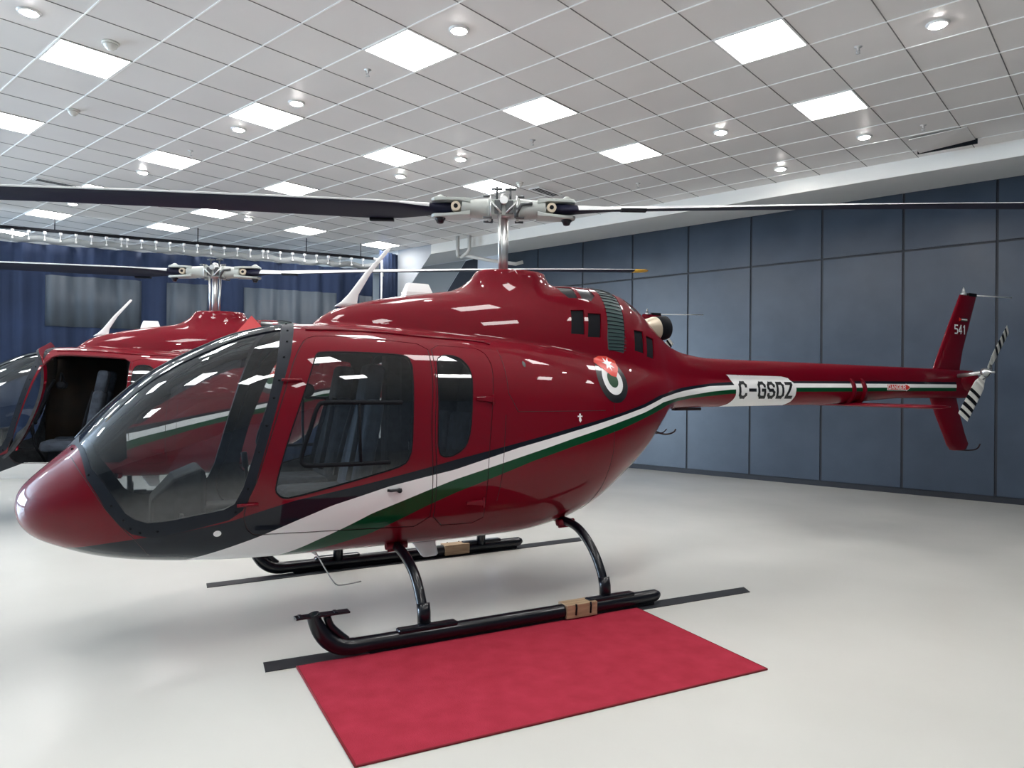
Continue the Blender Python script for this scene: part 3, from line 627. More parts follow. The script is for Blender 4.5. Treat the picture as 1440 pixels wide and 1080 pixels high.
def helicopter(name, label, loc, rz, first=True, door_open=False, reg_txt=True):
    H = thing(name, label, 'helicopter', loc, rz, 'red helicopters on show')
    # ---- shell
    fus = hull_part('fuselage', None, 'paint', thick=.02, inner='liner', parent=H)
    for sd in (1, -1): hull_part('door_seal', ['seal'], 'seal', sides=(sd,), parent=fus, off=-.004)
    hull_part('windshield_frame', ['windshield_frame'], 'frame', thick=.02, inner='liner', off=.002, parent=H)
    for sd in (1, -1):
        hull_part('windshield', ['windshield'], 'wsglass', sides=(sd,), parent=H)
        dr = hull_part('front_door', ['door'], 'paint', sides=(sd,), thick=.03, inner='liner', parent=H)
        hull_part('window_seal', ['door_window_seal'], 'blackmatte', sides=(sd,), parent=dr, thick=.006, off=.001)
        hull_part('door_window', ['door_window'], 'glass', sides=(sd,), parent=dr)
        # sliding vent frame on the window
        fr = [(1.66,1.475),(1.75,1.485),(2.0,1.487),(2.13,1.487)]; bm = bm_new(); o_ = lambda a, z: on_hull(a, z, .006, sd)[0]
        loop = [(2.14,1.487),(1.9,1.487),(1.66,1.487),(1.605,1.46),(1.56,1.33),(1.51,1.17),(1.52,1.115),(1.58,1.105),(1.85,1.105),(2.06,1.107)]
        add_tube(bm, spline([o_(*p) for p in loop], 4), .014, 8); add_tube(bm, [o_(1.86,1.487), o_(1.86,1.3), o_(1.87,1.105)], .011, 8); obj('sliding_vent_frame', bm, 'blackmatte', dr)
        # handle
        bm = bm_new(); p, n_ = on_hull(2.10, .925, .004, sd); add_tube(bm, [p+Vector((-.05,0,0)), p+n_*.012+Vector((-.03,0,0)), p+n_*.014+Vector((.04,0,.004))], .009, 8); add_lathe(bm, p+Vector((.03,0,-.005)), [(.016,-.01),(.016,.01)], 12, 'y'); obj('door_handle', bm, 'black', dr)
        for z_ in (1.62, .885):
            s_ = 1.47 if z_ > 1.2 else 1.22
            bm = bm_new(); p, n_ = on_hull(s_, z_, .012, sd); add_tube(bm, [p+Vector((-.07,0,.0)), p+Vector((.05,0,0))], .010, 8); obj('hinge', bm, 'red', dr)
        rd = hull_part('rear_door', ['rear_door'], 'paint', sides=(sd,), thick=.03, inner='liner', parent=H)
        hull_part('window_seal', ['rear_window_seal'], 'blackmatte', sides=(sd,), parent=rd, thick=.006, off=.001)
        hull_part('rear_window', ['rear_window'], 'glass', sides=(sd,), parent=rd)
        for z_ in (1.505, .80):
            bm = bm_new(); p, n_ = on_hull(2.77 if z_ > 1 else 2.72, z_, .006, sd); add_prism(bm, [p+Vector((-.10,0,.015)), p+Vector((.03,0,.02)), p+Vector((.03,0,-.02)), p+Vector((-.10,0,-.005))], n_*.012); add_tube(bm, [p+Vector((.03,0,-.035))+n_*.006, p+Vector((.03,0,.035))+n_*.006], .011, 8); obj('hinge', bm, 'red', rd, bevel=.002)
        if door_open and sd == 1:
            # swing the port door forward about its front edge
            a_ = on_hull(1.22, .80, 0, 1)[0]; b_ = on_hull(1.50, 1.78, 0, 1)[0]; ax = (b_-a_).normalized()
            dr.matrix_local = Matrix.Translation(a_) @ Matrix.Rotation(R(DOOR_ANGLE), 4, ax) @ Matrix.Translation(-a_)
        for k_ in ('ventA', 'ventB', 'ventF', 'ventG'):
            v_ = hull_part('air_vent', [k_], 'blackmatte', sides=(sd,), parent=H, off=-.012)
        for k_ in ('ventC', 'ventD', 'ventE'): hull_part('top_vent', [k_], 'black', sides=(sd,), parent=H, off=-.006)
    hull_part('intake_grille', ['grille'], 'grille', parent=H, off=-.004)
    bm = bm_new()
    for k in range(22):
        ph = 31 + k*2.6
        for sd in (1, -1):
            q = surf(np.linspace(4.01+.002*k, 4.195+.002*k, 6), R(ph)+np.zeros(6)); add_tube(bm, [(p[0], -sd*(p[1]+.001), p[2]+.001) for p in q], .0035, 4, caps=False)
    obj('grille_bars', bm, 'frame', H)
    # windshield centre post and rivets
    bm = bm_new(); q = surf(np.linspace(.31, 1.53, 30), np.full(30, R(90))); add_tube(bm, [(p[0], 0, p[2]-.004) for p in q], .013, 8, flat=2.0); obj('centre_post', bm, 'frame', H)
    RV = []
    for pts in ([(.30,50),(.39,13),(.505,-10),(.565,-20),(.60,-26),(.65,-30),(.74,-31.5)], [(1.145,-33),(1.21,-25),(1.27,-11),(1.31,0),(1.355,12),(1.39,20),(1.43,32),(1.465,42),(1.49,53),(1.52,70)]):
        for s_, ph in pts:
            for sd in (1, -1):
                p = surf(np.array([s_]), np.array([R(ph)]))[0]; n_ = nrm(p[None])[0]; p = p+n_*.002
                RV.append((p[0], -sd*p[1], p[2]))
    rb = bm_new(); bmesh.ops.create_uvsphere(rb, u_segments=8, v_segments=5, radius=.008); r0 = obj('frame_rivet', rb, 'blackmatte', H, smooth=True); r0.location = RV[0]
    for q in RV[1:]: r_ = r0.copy(); COL.objects.link(r_); r_.location = q
    # panel seams
    def seam(pts, nm='panel_seam', r=.0022, m='seal', both=True, off=0.0):
        for sd in ((1, -1) if both else (1,)):
            bm = bm_new(); P_ = []
            for i in range(len(pts)-1):
                for k in range(6):
                    t = k/6; P_.append(on_hull(pts[i][0]*(1-t)+pts[i+1][0]*t, pts[i][1]*(1-t)+pts[i+1][1]*t, off, sd)[0])
            P_.append(on_hull(*pts[-1], off, sd)[0]); add_tube(bm, P_, r, 6); obj(nm, bm, m, H)
    seam([(.30,1.16),(.375,1.05),(.475,.885),(.546,.789),(.626,.692),(.70,.58)], 'nose_seam')
    seam([(3.80,.62),(3.86,.80),(3.90,1.08),(3.90,1.26)]); seam([(3.90,1.40),(3.90,1.56)])
    seam([(2.93,1.86),(2.93,1.55),(3.0,1.42),(3.35,1.42),(3.80,1.42)]); seam([(2.90,1.40),(2.88,1.0),(2.86,.80)])
    # rain gutters above the doors
    for sd in (1, -1):
        bm = bm_new(); add_tube(bm, spline([on_hull(*p, .004, sd)[0] for p in ((1.60,1.952),(1.8,1.957),(2.1,1.952),(2.4,1.935),(2.8,1.92),(2.9,1.90))], 5), .009, 8); obj('rain_gutter', bm, 'red', H)
    # crease rail between roof and cowling
    # ---- markings
    for sd in (1, -1):
        bm = bm_new(); patch(bm, [(1.055+.022*math.cos(a), .712+.020*math.sin(a)) for a in np.linspace(0, 6.28, 16, endpoint=False)], .003, sd, .01); obj('static_port', bm, 'white', H)
    rc, rz_, rr = 3.935, 1.655, .185
    def disc(r, n=40): return [(rc+r*math.cos(a)*.92, rz_+r*math.sin(a)) for a in np.linspace(0, 2*math.pi, n, endpoint=False)]
    for sd in (1, -1):
        rb_ = bm_new(); patch(rb_, disc(.180), .0022, sd); rd_ = obj('roundel', rb_, 'decalblack', H)
        for r_, m_, o__ in ((.118, 'white', .0032), (.062, 'decalgreen', .0042)):
            b2 = bm_new(); patch(b2, disc(r_), o__, sd); obj('ring', b2, m_, rd_)
        b2 = bm_new(); patch(b2, [(rc-.13,rz_+.135),(rc-.10,rz_+.165),(rc-.04,rz_+.19),(rc+.04,rz_+.19),(rc+.125,rz_+.155),(rc+.125,rz_+.10),(rc+.105,rz_+.075),(rc+.05,rz_+.02),(rc+.0,rz_+.03)], .0055, sd); obj('red_flag', b2, 'decalred', rd_)
        b2 = bm_new(); c1_, c2_ = rc+.025, rz_+.125; patch(b2, [(c1_+(.062 if k % 2 == 0 else .026)*math.cos(k*math.pi/7+.3), c2_+(.062 if k % 2 == 0 else .026)*math.sin(k*math.pi/7+.3)) for k in range(14)], .0068, sd, .012); obj('star', b2, 'white', rd_)
    if reg_txt:
        for sd in (1, -1):
            lb = bm_new(); lp = [(5.64,1.728),(6.40,1.722),(6.50,1.706),(6.565,1.66),(6.585,1.60),(6.575,1.53),(6.55,1.47),(6.50,1.432),(5.63,1.422),(5.69,1.45),(5.72,1.49),(5.735,1.53),(5.735,1.58),(5.72,1.63),(5.69,1.68),(5.665,1.71)]
            lp = [(a, b) for a, b in lp]; patch(lb, lp, .0025, sd, .02); pl = obj('registration_plate', lb, 'white', H)
            b2 = bm_new(); st = strokes('C-GSDZ', 5.79, 1.515, .080, .135, .050)
            # narrower gap around the dash as on the real plate
            if sd == -1: st = [[(12.30-a, b) for a, b in s_] for s_ in st]
            for pp in stroke_polys(st, .030): patch(b2, pp, .0045, sd, .03)
            obj('registration_letters', b2, 'decalblack', pl)
        b2 = bm_new(); patch(b2, [(8.10,1.662),(8.47,1.662),(8.47,1.672),(8.55,1.628),(8.47,1.583),(8.47,1.593),(8.10,1.593)], .003); dg = obj('danger_label', b2, 'white', H)
        b2 = bm_new(); patch(b2, [(8.112,1.655),(8.477,1.655),(8.477,1.660),(8.535,1.628),(8.477,1.595),(8.477,1.600),(8.112,1.600)], .0042); obj('label_field', b2, 'decalred', dg)
        b2 = bm_new()
        for pp in stroke_polys(strokes('DANGER', 8.125, 1.609, .038, .038, .018), .009): patch(b2, pp, .0056)
        obj('label_letters', b2, 'white', dg)
    b2 = bm_new(); patch(b2, [(3.53,1.40),(3.545,1.40),(3.545,1.385),(3.56,1.385),(3.56,1.375),(3.545,1.375),(3.553,1.35),(3.54,1.335),(3.527,1.35),(3.53,1.375),(3.515,1.375),(3.515,1.385),(3.53,1.385)], .003); obj('step_mark', b2, 'white', H)
    for sd in (1, -1):
        b2 = bm_new(); p, n_ = on_hull(3.105, 1.758, .002, sd); patch(b2, [(3.105+.014*math.cos(a), 1.758+.022*math.sin(a)) for a in np.linspace(0, 6.28, 14, endpoint=False)], .002, sd, .01); obj('drain_port', b2, 'decalblack', H)
    # (the mast fairing is part of the hull surface)
    # ---- boom end, fins, stabiliser
    bm = bm_new(); add_lathe(bm, (9.83, 0, 1.70), [(.001,-.26),(.08,-.24),(.125,-.16),(.15,-.05),(.152,.05),(.13,.13),(.08,.175),(.001,.19)], 28, 'x'); obj('tail_gearbox_fairing', bm, 'red', H)
    bm = bm_new(); secs = []
    for s0, s1, z in ((9.02,9.78,1.70),(9.17,9.73,1.87),(9.30,9.79,2.10),(9.45,9.90,2.36),(9.60,10.0,2.60),(9.70,10.07,2.765),(9.715,10.075,2.79)):
        secs.append(airfoil((s0, 0, z), s1-s0, .07 if z < 2.77 else .05, (0,1,0), (1,0,0), 20))
    add_rings(bm, secs); fin = obj('upper_fin', bm, 'red', H)
    bm = bm_new(); secs = []
    for s0, s1, z in ((9.02,9.62,1.60),(9.08,9.65,1.55),(9.22,9.74,1.30),(9.38,9.85,1.06),(9.46,9.93,.93),(9.53,9.89,.865),(9.60,9.84,.855)):
        secs.append(airfoil((s0, 0, z), s1-s0, .07 if z > .9 else .04, (0,1,0), (1,0,0), 20))
    add_rings(bm, secs); lf = obj('lower_fin', bm, 'red', H)
    bm = bm_new(); add_tube(bm, spline([(9.70,0,.86),(9.95,0,.845),(10.12,0,.86),(10.19,0,.915)], 6), .009, 8); obj('tail_skid', bm, 'seal', lf)
    bm = bm_new(); add_lathe(bm, (9.80,0,2.785), [(.036,0),(.036,.03),(.02,.035),(.016,.07),(.005,.10)], 16); obj('position_light', bm, 'metal', fin)
    bm = bm_new(); add_box(bm, 9.88, 10.05, -.022, .022, 2.78, 2.82); add_tube(bm, [(10.04,0,2.80),(10.9,0,2.83)], .007, 8, mi=1); obj('trailing_antenna', bm, ['blackmatte', 'white'], fin)
    if reg_txt:
        b2 = bm_new()
        for sd in (1, -1):
            st = strokes('541', 9.555, 2.30, .055, .10, .028)
            if sd == -1: st = [[(19.34-a, b) for a, b in s_] for s_ in st]
            for i_, pp in enumerate(stroke_polys(st, .016)): add_prism(b2, [(a, -sd*(.036+.0004*i_), b) for a, b in pp], (0, -sd*.002, 0))
        obj('fin_number', b2, 'white', fin)
        b2 = bm_new(); fx, fz = 9.665, 2.455
        for a0, a1, b0, b1, mi in ((.04,.17,.028,.042,1),(.04,.17,.014,.028,0),(.04,.17,0,.014,3)): add_box(b2, fx+a0-.02, fx+a1-.02, -.040, -.036, fz+b0, fz+b1, mi)
        add_prism(b2, [(fx-.02,-.036,fz), (fx+.04,-.036,fz+.021), (fx-.02,-.036,fz+.042)], (0,-.0045,0), 2); obj('fin_flag', b2, ['white', 'decalblack', 'decalred', 'decalgreen'], fin)
    bm = bm_new(); secs = []
    for y in (-.98,-.96,-.9,-.4,0,.4,.9,.96,.98):
        k = 1 if abs(y) < .95 else (.85 if abs(y) < .97 else .6); secs.append(airfoil((7.42+.25*(1-k), y, 1.432), .50*k, .055*k, (0,0,1), (1,0,0), 18))
    add_rings(bm, secs); st_ = obj('horizontal_stabiliser', bm, 'red', H)
    for s_ in (7.48, 7.66):
        bm = bm_new(); sec = []
        for k in range(25):
            a = math.pi*2*k/25; sec.append((0, .168*math.cos(a), 1.588+.168*math.sin(a)))
        add_rings(bm, [[(s_, y, z) for _, y, z in sec], [(s_+.04, y, z) for _, y, z in sec]]); obj('mounting_band', bm, 'red', st_)
    # ---- tail rotor
    TRx, TRy, TRz = 9.52, -.42, 1.815
    tr = bm_new(); add_tube(tr, [(TRx, -.10, TRz-.04), (TRx, -.40, TRz)], .024, 12); add_lathe(tr, (TRx, TRy, TRz), [(.02,.05),(.045,.04),(.05,0),(.035,-.04),(.012,-.055),(.012,-.10)], 16, 'y')
    tro = obj('tail_rotor_hub', tr, 'metal', H)
    bm = bm_new(); 
    for a in (0, math.pi): 
        p = Vector((TRx, TRy-.06, TRz)); add_tube(bm, [p, p+Vector((.07*math.cos(a+.9), .02, .07*math.sin(a+.9))), p+Vector((.12*math.cos(a+.8), .05, .12*math.sin(a+.8)))], .008, 6)
    obj('pitch_link', bm, 'steel', tro)
    for sg, ang in ((1, 48.5), (-1, 48.5)):
        d = Vector((math.cos(R(ang))*sg, 0, math.sin(R(ang))*sg)); c_ = Vector((-d.z, 0, d.x)); cd_ = (c_*.97 + Vector((0, -.26, 0))).normalized(); up_ = d.cross(cd_)
        bm = bm_new(); st = [(.07,.07,0),(.13,.10,0),(.20,.15,0),(.31,.16,0),(.312,.16,1),(.355,.16,1),(.357,.16,0),(.415,.16,0),(.417,.16,1),(.465,.16,1),(.467,.16,0),(.52,.16,0),(.522,.16,1),(.57,.16,1),(.572,.16,0),(.62,.16,0),(.622,.16,1),(.655,.16,1),(.657,.16,0),(.70,.155,0)]
        for (r0, w0, m0), (r1, w1, m1) in zip(st[:-1], st[1:]):
            if r1-r0 < .003: continue
            add_rings(bm, [airfoil(Vector((TRx, TRy, TRz))+d*r0-cd_*w0*.5, w0, .018, up_, cd_, 12), airfoil(Vector((TRx, TRy, TRz))+d*r1-cd_*w1*.5, w1, .018, up_, cd_, 12)], mi=m0 if m0 == m1 else 0)
        obj('tail_rotor_blade', bm, ['offwhite', 'blackmatte'], tro)
    # ---- exhaust
    bm = bm_new(); c_ = Vector((4.80, 0, 2.10)); e_ = Vector((5.02, 0, 2.13)); d = (e_-c_).normalized()
    prof = [(.09,-.08),(.105,0),(.112,.04),(.112,.06),(.112,.175)]
    u_ = Vector((0,1,0)); v_ = d.cross(u_); rings = [[Vector((4.81,0,2.13))+d*h_+(u_*math.cos(2*math.pi*k/24)+v_*math.sin(2*math.pi*k/24))*r_ for k in range(24)] for r_, h_ in prof + [(.106,.18),(.10,.05)]]
    add_rings(bm, rings[:4], caps=False); add_rings(bm, rings[3:], caps=True, mi=1); obj('exhaust_pipe', bm, ['cream', 'blackmatte'], H)
    # ---- roof antennas
    bm = bm_new(); secs = []
    for s0, s1, z, th in ((1.90,2.09,2.165,.05),(1.95,2.07,2.20,.035),(2.005,2.08,2.26,.025),(2.12,2.17,2.42,.022),(2.29,2.325,2.62,.018),(2.30,2.325,2.632,.01)): secs.append(airfoil((s0,0,z), s1-s0, th, (0,1,0), (1,0,0), 12))
    add_rings(bm, secs); obj('blade_antenna', bm, 'white', H)
    bm = bm_new(); add_rings(bm, [[(a, b, z) for a, b in ((s0,-w_),(s1,-w_),(s1,w_),(s0,w_))] for s0, s1, z, w_ in ((2.42,2.66,2.25,.06),(2.43,2.645,2.305,.055),(2.455,2.62,2.375,.03))], smooth=False); obj('box_antenna', bm, 'white', H, bevel=.006)
    # ---- mast, swashplate rods and rotor head
    HX, HZ = 3.28, 3.038
    bm = bm_new(); add_tube(bm, [(HX,0,2.45),(HX,0,3.01)], .036, 20); mast = obj('rotor_mast', bm, 'metal', H)
    for a in (40, 220):
        x_, y_ = .085*math.cos(R(a)), .085*math.sin(R(a)); bm = bm_new(); add_tube(bm, [(HX+x_*.8,y_*.8,2.46),(HX+x_*1.0,y_*1.0,3.0)], .013, 10); obj('pitch_rod', bm, 'metal', mast)
    return H, HX, HZ

def rotor(H, HX, HZ, az, first=True):
    """two-blade main rotor; az: direction of blade 1 in the helicopter frame, degrees from aft towards port"""
    hub = bm_new(); C_ = Vector((HX, 0, HZ))
    d = Vector((math.cos(R(az)), -math.sin(R(az)), 0)); s_ = Vector((-d.y, d.x, 0)); U = Vector((0, 0, 1))
    def mx(o=Vector((0, 0, 0)), dd=None, ss=None):
        dd = dd or d; ss = ss or s_; return Matrix(((dd.x, ss.x, 0, C_.x+o.x), (dd.y, ss.y, 0, C_.y+o.y), (0, 0, 1, C_.z+o.z), (0, 0, 0, 1)))
    add_box(hub, -.12, .12, -.075, .075, -.065, .065, 0, mx()); ho = obj('rotor_hub', hub, 'hub', H, bevel=.012)
    bm = bm_new(); add_lathe(bm, C_, [(.055,-.08),(.06,-.02),(.06,.03),(.045,.08),(.035,.115),(.012,.125)], 20); add_tube(bm, [C_+s_*-.12+U*.05, C_+s_*.12+U*.05], .032, 14); obj('trunnion', bm, 'metal', ho)
    for sg in (1, -1):
        bm = bm_new(); p = C_+d*.055*sg; add_tube(bm, [p+U*.06, p+U*.16, p+U*.175+s_*.03*sg], .009, 8); add_tube(bm, [p+U*.165-d*.045, p+U*.165+d*.045], .010, 8); add_tube(bm, [p+U*.165-s_*.04, p+U*.165+s_*.04], .008, 8); obj('weight_bolt', bm, 'steel', ho)
        bm = bm_new(); q = C_+d*.10*sg-s_*.095*sg; add_tube(bm, [q-U*.06, q+d*.04*sg+U*.02, q+d*.13*sg+U*.03], .014, 8); add_tube(bm, [q-U*.09, q-U*.01], .016, 8); obj('pitch_horn', bm, 'steel', ho)
        for yy in (-.085, .085):
            for zz in (-.07, .07):
                pass
        for q_ in (-1, 1):
            bm = bm_new(); add_box(bm, .015*sg, .075*sg, q_*.078, q_*.088, -.055, .055, 0, mx()); obj('side_plate', bm, 'steel', ho, bevel=.003)
            bm = bm_new(); o_ = C_+s_*q_*.10; add_tube(bm, [o_+d*.02*sg-U*.05, o_+d*.10*sg+U*.035], .008, 8); add_tube(bm, [o_+d*.105*sg-U*.075, o_+d*.105*sg+U*.085], .007, 8); obj('damper_link', bm, 'metal', ho)
        # grip: a barrel that opens into a fork
        D = d*sg; S_ = s_*sg; g = bm_new(); m_ = mx(dd=D, ss=S_)
        ring = lambda r, a, b: [C_+D*r+S_*a*math.cos(2*math.pi*k/24)+U*b*math.sin(2*math.pi*k/24) for k in range(24)]
        add_rings(g, [ring(.10,.098,.098), ring(.125,.098,.098), ring(.126,.082,.082), ring(.16,.082,.082), ring(.23,.088,.075), ring(.31,.105,.070), ring(.335,.105,.068)])
        for zs in (1, -1):
            sec = lambda r, hw, z0, z1: [C_+D*r+S_*a+U*z*zs for a, z in ((-hw,z0),(hw,z0),(hw,z1),(-hw,z1))]
            add_rings(g, [sec(.27,.095,.03,.068), sec(.36,.10,.048,.072), sec(.48,.075,.052,.078), sec(.56,.06,.052,.080), sec(.585,.03,.054,.076)], smooth=False)
        gr = obj('blade_grip', g, 'hub', ho, bevel=.006)
        bm = bm_new(); b_ = C_+D*.515; add_lathe(bm, b_, [(.012,-.125),(.026,-.12),(.034,-.10),(.044,-.088),(.044,-.078)], 16); obj('blade_bolt', bm, 'black', gr); bm = bm_new(); add_lathe(bm, b_, [(.048,.078),(.048,.088),(.03,.098),(.02,.108),(.008,.112)], 16); obj('bolt_cap', bm, 'hub', gr)
        bm = bm_new(); add_tube(bm, [C_+D*.385-S_*.10, C_+D*.385+S_*.10], .038, 16); add_tube(bm, [C_+D*.385-S_*.104, C_+D*.385+S_*.104], .018, 12, mi=1); obj('drag_brace_bearing', bm, ['cream', 'blackmatte'], gr)
        for a in (-.08, .08):
            for zz in (-.085, .085):
                bm = bm_new(); add_tube(bm, [C_+D*.095+S_*a+U*zz, C_+D*.165+S_*a+U*zz], .010, 8); obj('retention_bolt', bm, 'steel', gr)
        # blade: leading edge on the side it turns towards (counter-clockwise seen from above)
        LE = U.cross(H_AFT(D)) if False else U.cross(D)
        bl = bm_new(); st = []
        rs = [.40,.47,.60,.85,1.05,1.4,2.0,2.8,3.6,4.4,5.2,5.45]
        def sec(r, ch, th, pt, dz):
            c_ = math.cos(R(pt)); s2 = math.sin(R(pt)); fwd = LE*c_ + U*s2; nup = U*c_ - LE*s2; o_ = C_+D*r+U*dz
            q = []
            for k in range(20):
                a = 2*math.pi*k/20; x = (1-math.cos(a))/2; y = th*math.sin(a)*.5*(1-.6*x)*1.3
                q.append(o_ + fwd*(ch*.27 - ch*x) + nup*y)
            return q
        secs = []
        for r in rs:
            ch = {.40:.10,.47:.13,.60:.18,.85:.29}.get(r, .33); pt = 15 - 11*(r-.4)/5.1; dz = BLADE_DZ(r)
            secs.append(sec(r, ch, .10 if r < .5 else (.075 if r < .7 else .042), pt, dz))
        vr = [[bl.verts.new(p) for p in q] for q in secs]
        for i in range(len(vr)-1):
            for k in range(20):
                f = bl.faces.new([vr[i][k], vr[i][(k+1)%20], vr[i+1][(k+1)%20], vr[i+1][k]]); f.smooth = True
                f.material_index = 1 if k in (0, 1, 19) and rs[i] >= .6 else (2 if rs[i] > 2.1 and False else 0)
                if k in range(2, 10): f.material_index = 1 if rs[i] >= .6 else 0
        bl.faces.new(vr[0][::-1]); bl.faces.new(vr[-1])
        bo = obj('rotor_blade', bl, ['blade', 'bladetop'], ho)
        tp = bm_new(); add_rings(tp, [sec(5.45,.33,.042,4,BLADE_DZ(5.45)), sec(5.58,.31,.036,4,BLADE_DZ(5.58)), sec(5.64,.20,.02,4,BLADE_DZ(5.64))]); obj('blade_tip', tp, 'yellow', bo)
        tb = bm_new(); add_box(tb, .92, 1.12, -.26, -.20, -.055, -.035, 0, m_); obj('trim_tab', tb, 'blackmatte', bo)
def BLADE_DZ(r): return .004 + .031*max(r-.5, 0) - .06*(max(r-.6, 0)/5.04)**3
def H_AFT(d): return d

def landing_gear(H):
    for sd in (1, -1):
        y = -1.03*sd; bm = bm_new(); zc_ = .062
        pts = [(1.52,y,.285),(1.535,y,.235),(1.565,y,.175),(1.61,y,.12),(1.67,y,.08),(1.75,y,zc_),(1.9,y,zc_),(2.8,y,zc_),(3.6,y,zc_),(3.95,y,zc_),(4.03,y,zc_+.004),(4.065,y,zc_+.01)]
        rr = [.036,.040,.046,.050,.051,.050,.047,.047,.047,.046,.042,.022]
        sp = spline(pts, 6); r2 = [np.interp(i/6, range(len(rr)), rr) for i in range(len(sp))]
        add_tube(bm, sp, r2, 16); sk = obj('skid', bm, 'black', H)
        bm = bm_new(); add_tube(bm, spline([(1.60,y,.26),(1.625,y,.20),(1.67,y,.15),(1.72,y,.105)], 5), .022, 10); obj('toe_gusset', bm, 'black', sk)
        bm = bm_new(); add_box(bm, 1.42, 1.73, y-.032, y+.032, .268, .280); 
        for k in range(3): add_box(bm, 1.44+k*.1, 1.46+k*.1, y-.028, y+.028, .280, .285)
        obj('step_plate', bm, 'black', sk, bevel=.004)
        for a_, b_ in ((2.03, 2.42), (3.42, 3.82)): bm = bm_new(); add_box(bm, a_, b_, y-.035, y+.035, .09, .122); obj('saddle', bm, 'black', sk, bevel=.012)
        bm = bm_new(); add_box(bm, 1.85, 4.0, y-.03, y+.03, .006, .03); obj('wear_shoe', bm, 'blackmatte', sk, bevel=.006)
        bm = bm_new(); add_box(bm, 3.22, 3.47, y-.058, y+.058, .018, .112); wb = obj('wooden_pad', bm, 'wood', sk, bevel=.004)
        bm = bm_new()
        for x in (3.29, 3.41): add_tube(bm, [(x, y-.061*sd, .115), (x+.003, y-.063*sd, .09), (x, y-.061*sd, .04)], .007, 6)
        obj('strap', bm, 'blackmatte', wb)
    for x, top, nm in ((2.22, .50, 'front'), (3.60, .545, 'rear')):
        bm = bm_new(); half = [(x, a, z) for a, z in ((0,.565),(.30,.56),(.45,.555),(.58,.545),(.68,.515),(.78,.455),(.86,.385),(.92,.31),(.965,.23),(1.0,.12))] if nm == 'rear' else [(x, a, z) for a, z in ((0,.51),(.25,.51),(.40,.50),(.55,.485),(.68,.45),(.80,.39),(.88,.32),(.93,.25),(.965,.19),(.99,.12))]
        full = [(a, -b, c) for a, b, c in half[::-1][:-1]] + half; sp = spline(full, 6); add_tube(bm, sp, .033, 14); ct_ = obj('cross_tube', bm, 'black', H)
        for sd in (1, -1):
            e = Vector(half[-1]); e2 = Vector(half[-2]); e.y *= sd; e2.y *= sd; bm = bm_new(); add_tube(bm, [e+Vector((0,0,-.03)), e+Vector((0,-.005*sd,.06)), e+Vector((0,-.022*sd,.115))], .042, 14); obj('socket', bm, 'black', ct_)
            bm = bm_new(); add_tube(bm, [(x-.075, -.47*sd, top+.0), (x+.075, -.47*sd, top+.0)], .026, 10); add_tube(bm, [(x-.06, -.47*sd, top-.03), (x+.06, -.47*sd, top-.03)], .012, 8); obj('clamp', bm, 'red', ct_)
def belly(H):
    bm = bm_new(); secs = []
    for s0, s1, z in ((2.44,2.66,.46),(2.49,2.66,.40),(2.54,2.68,.325),(2.56,2.665,.31)): secs.append(airfoil((s0,-.12,z), s1-s0, .03, (0,1,0), (1,0,0), 12))
    add_rings(bm, secs); obj('belly_antenna', bm, 'white', H)
    bm = bm_new(); secs = []
    for s0, s1, z in ((2.02,2.14,.47),(2.05,2.15,.41),(2.08,2.145,.36)): secs.append(airfoil((s0,.35,z), s1-s0, .025, (0,1,0), (1,0,0), 12))
    add_rings(bm, secs); obj('belly_antenna', bm, 'white', H)
    bm = bm_new(); add_tube(bm, [(1.70,0,.46),(1.76,0,.42),(1.79,0,.38)], [.035,.02,.008], 8); add_tube(bm, spline([(1.79,0,.39),(1.88,0,.23),(1.93,0,.155),(1.98,0,.14),(2.12,0,.15)], 5), .0045, 6); obj('whip_antenna', bm, 'white', H)
    bm = bm_new(); add_tube(bm, spline([(4.86,0,1.20),(5.0,0,1.165),(5.10,0,1.18),(5.13,0,1.21)], 4), .008, 6); obj('rear_hook', bm, 'seal', H)
    bm = bm_new(); add_box(bm, 5.10, 5.42, -.03, .03, 1.385, 1.41); obj('boom_antenna', bm, 'seal', H, bevel=.004)
def seat(H, x, y, w_, back=.86, tilt=.18, head=True, nm='seat'):
    S = bm_new(); add_box(S, x-.44, x+.02, y-w_/2, y+w_/2, .80, .92); base = obj('seat_cushion', S, 'seat', H, bevel=.05)
    base.modifiers['bevel'].segments = 4
    S = bm_new(); mxs = Matrix.Translation((x, y, .88)) @ Matrix.Rotation(tilt, 4, 'Y')
    add_box(S, -.02, .09, -w_/2, w_/2, 0, back*.74, 0, mxs); b_ = obj('seat_back', S, 'seat', base, bevel=.045); b_.modifiers['bevel'].segments = 4
    if head:
        S = bm_new(); add_box(S, -.03, .085, -.12, .12, back*.70, back*1.02, 0, mxs); h_ = obj('headrest', S, 'seat', base, bevel=.04); h_.modifiers['bevel'].segments = 4
        S = bm_new()
        for sg in (1, -1): add_tube(S, [mxs @ Vector((-.03, sg*.10, back*.72)), mxs @ Vector((-.04, sg*.13, .40)), mxs @ Vector((-.05, sg*.16, .08))], .018, 6, flat=.3)
        obj('seat_belt', S, 'blackmatte', base)
    S = bm_new(); add_box(S, x-.38, x-.02, y-w_/2*.5-(y*.12), y+w_/2*.5-(y*.12), .56, .80); obj('seat_pedestal', S, 'frame', base, bevel=.01)
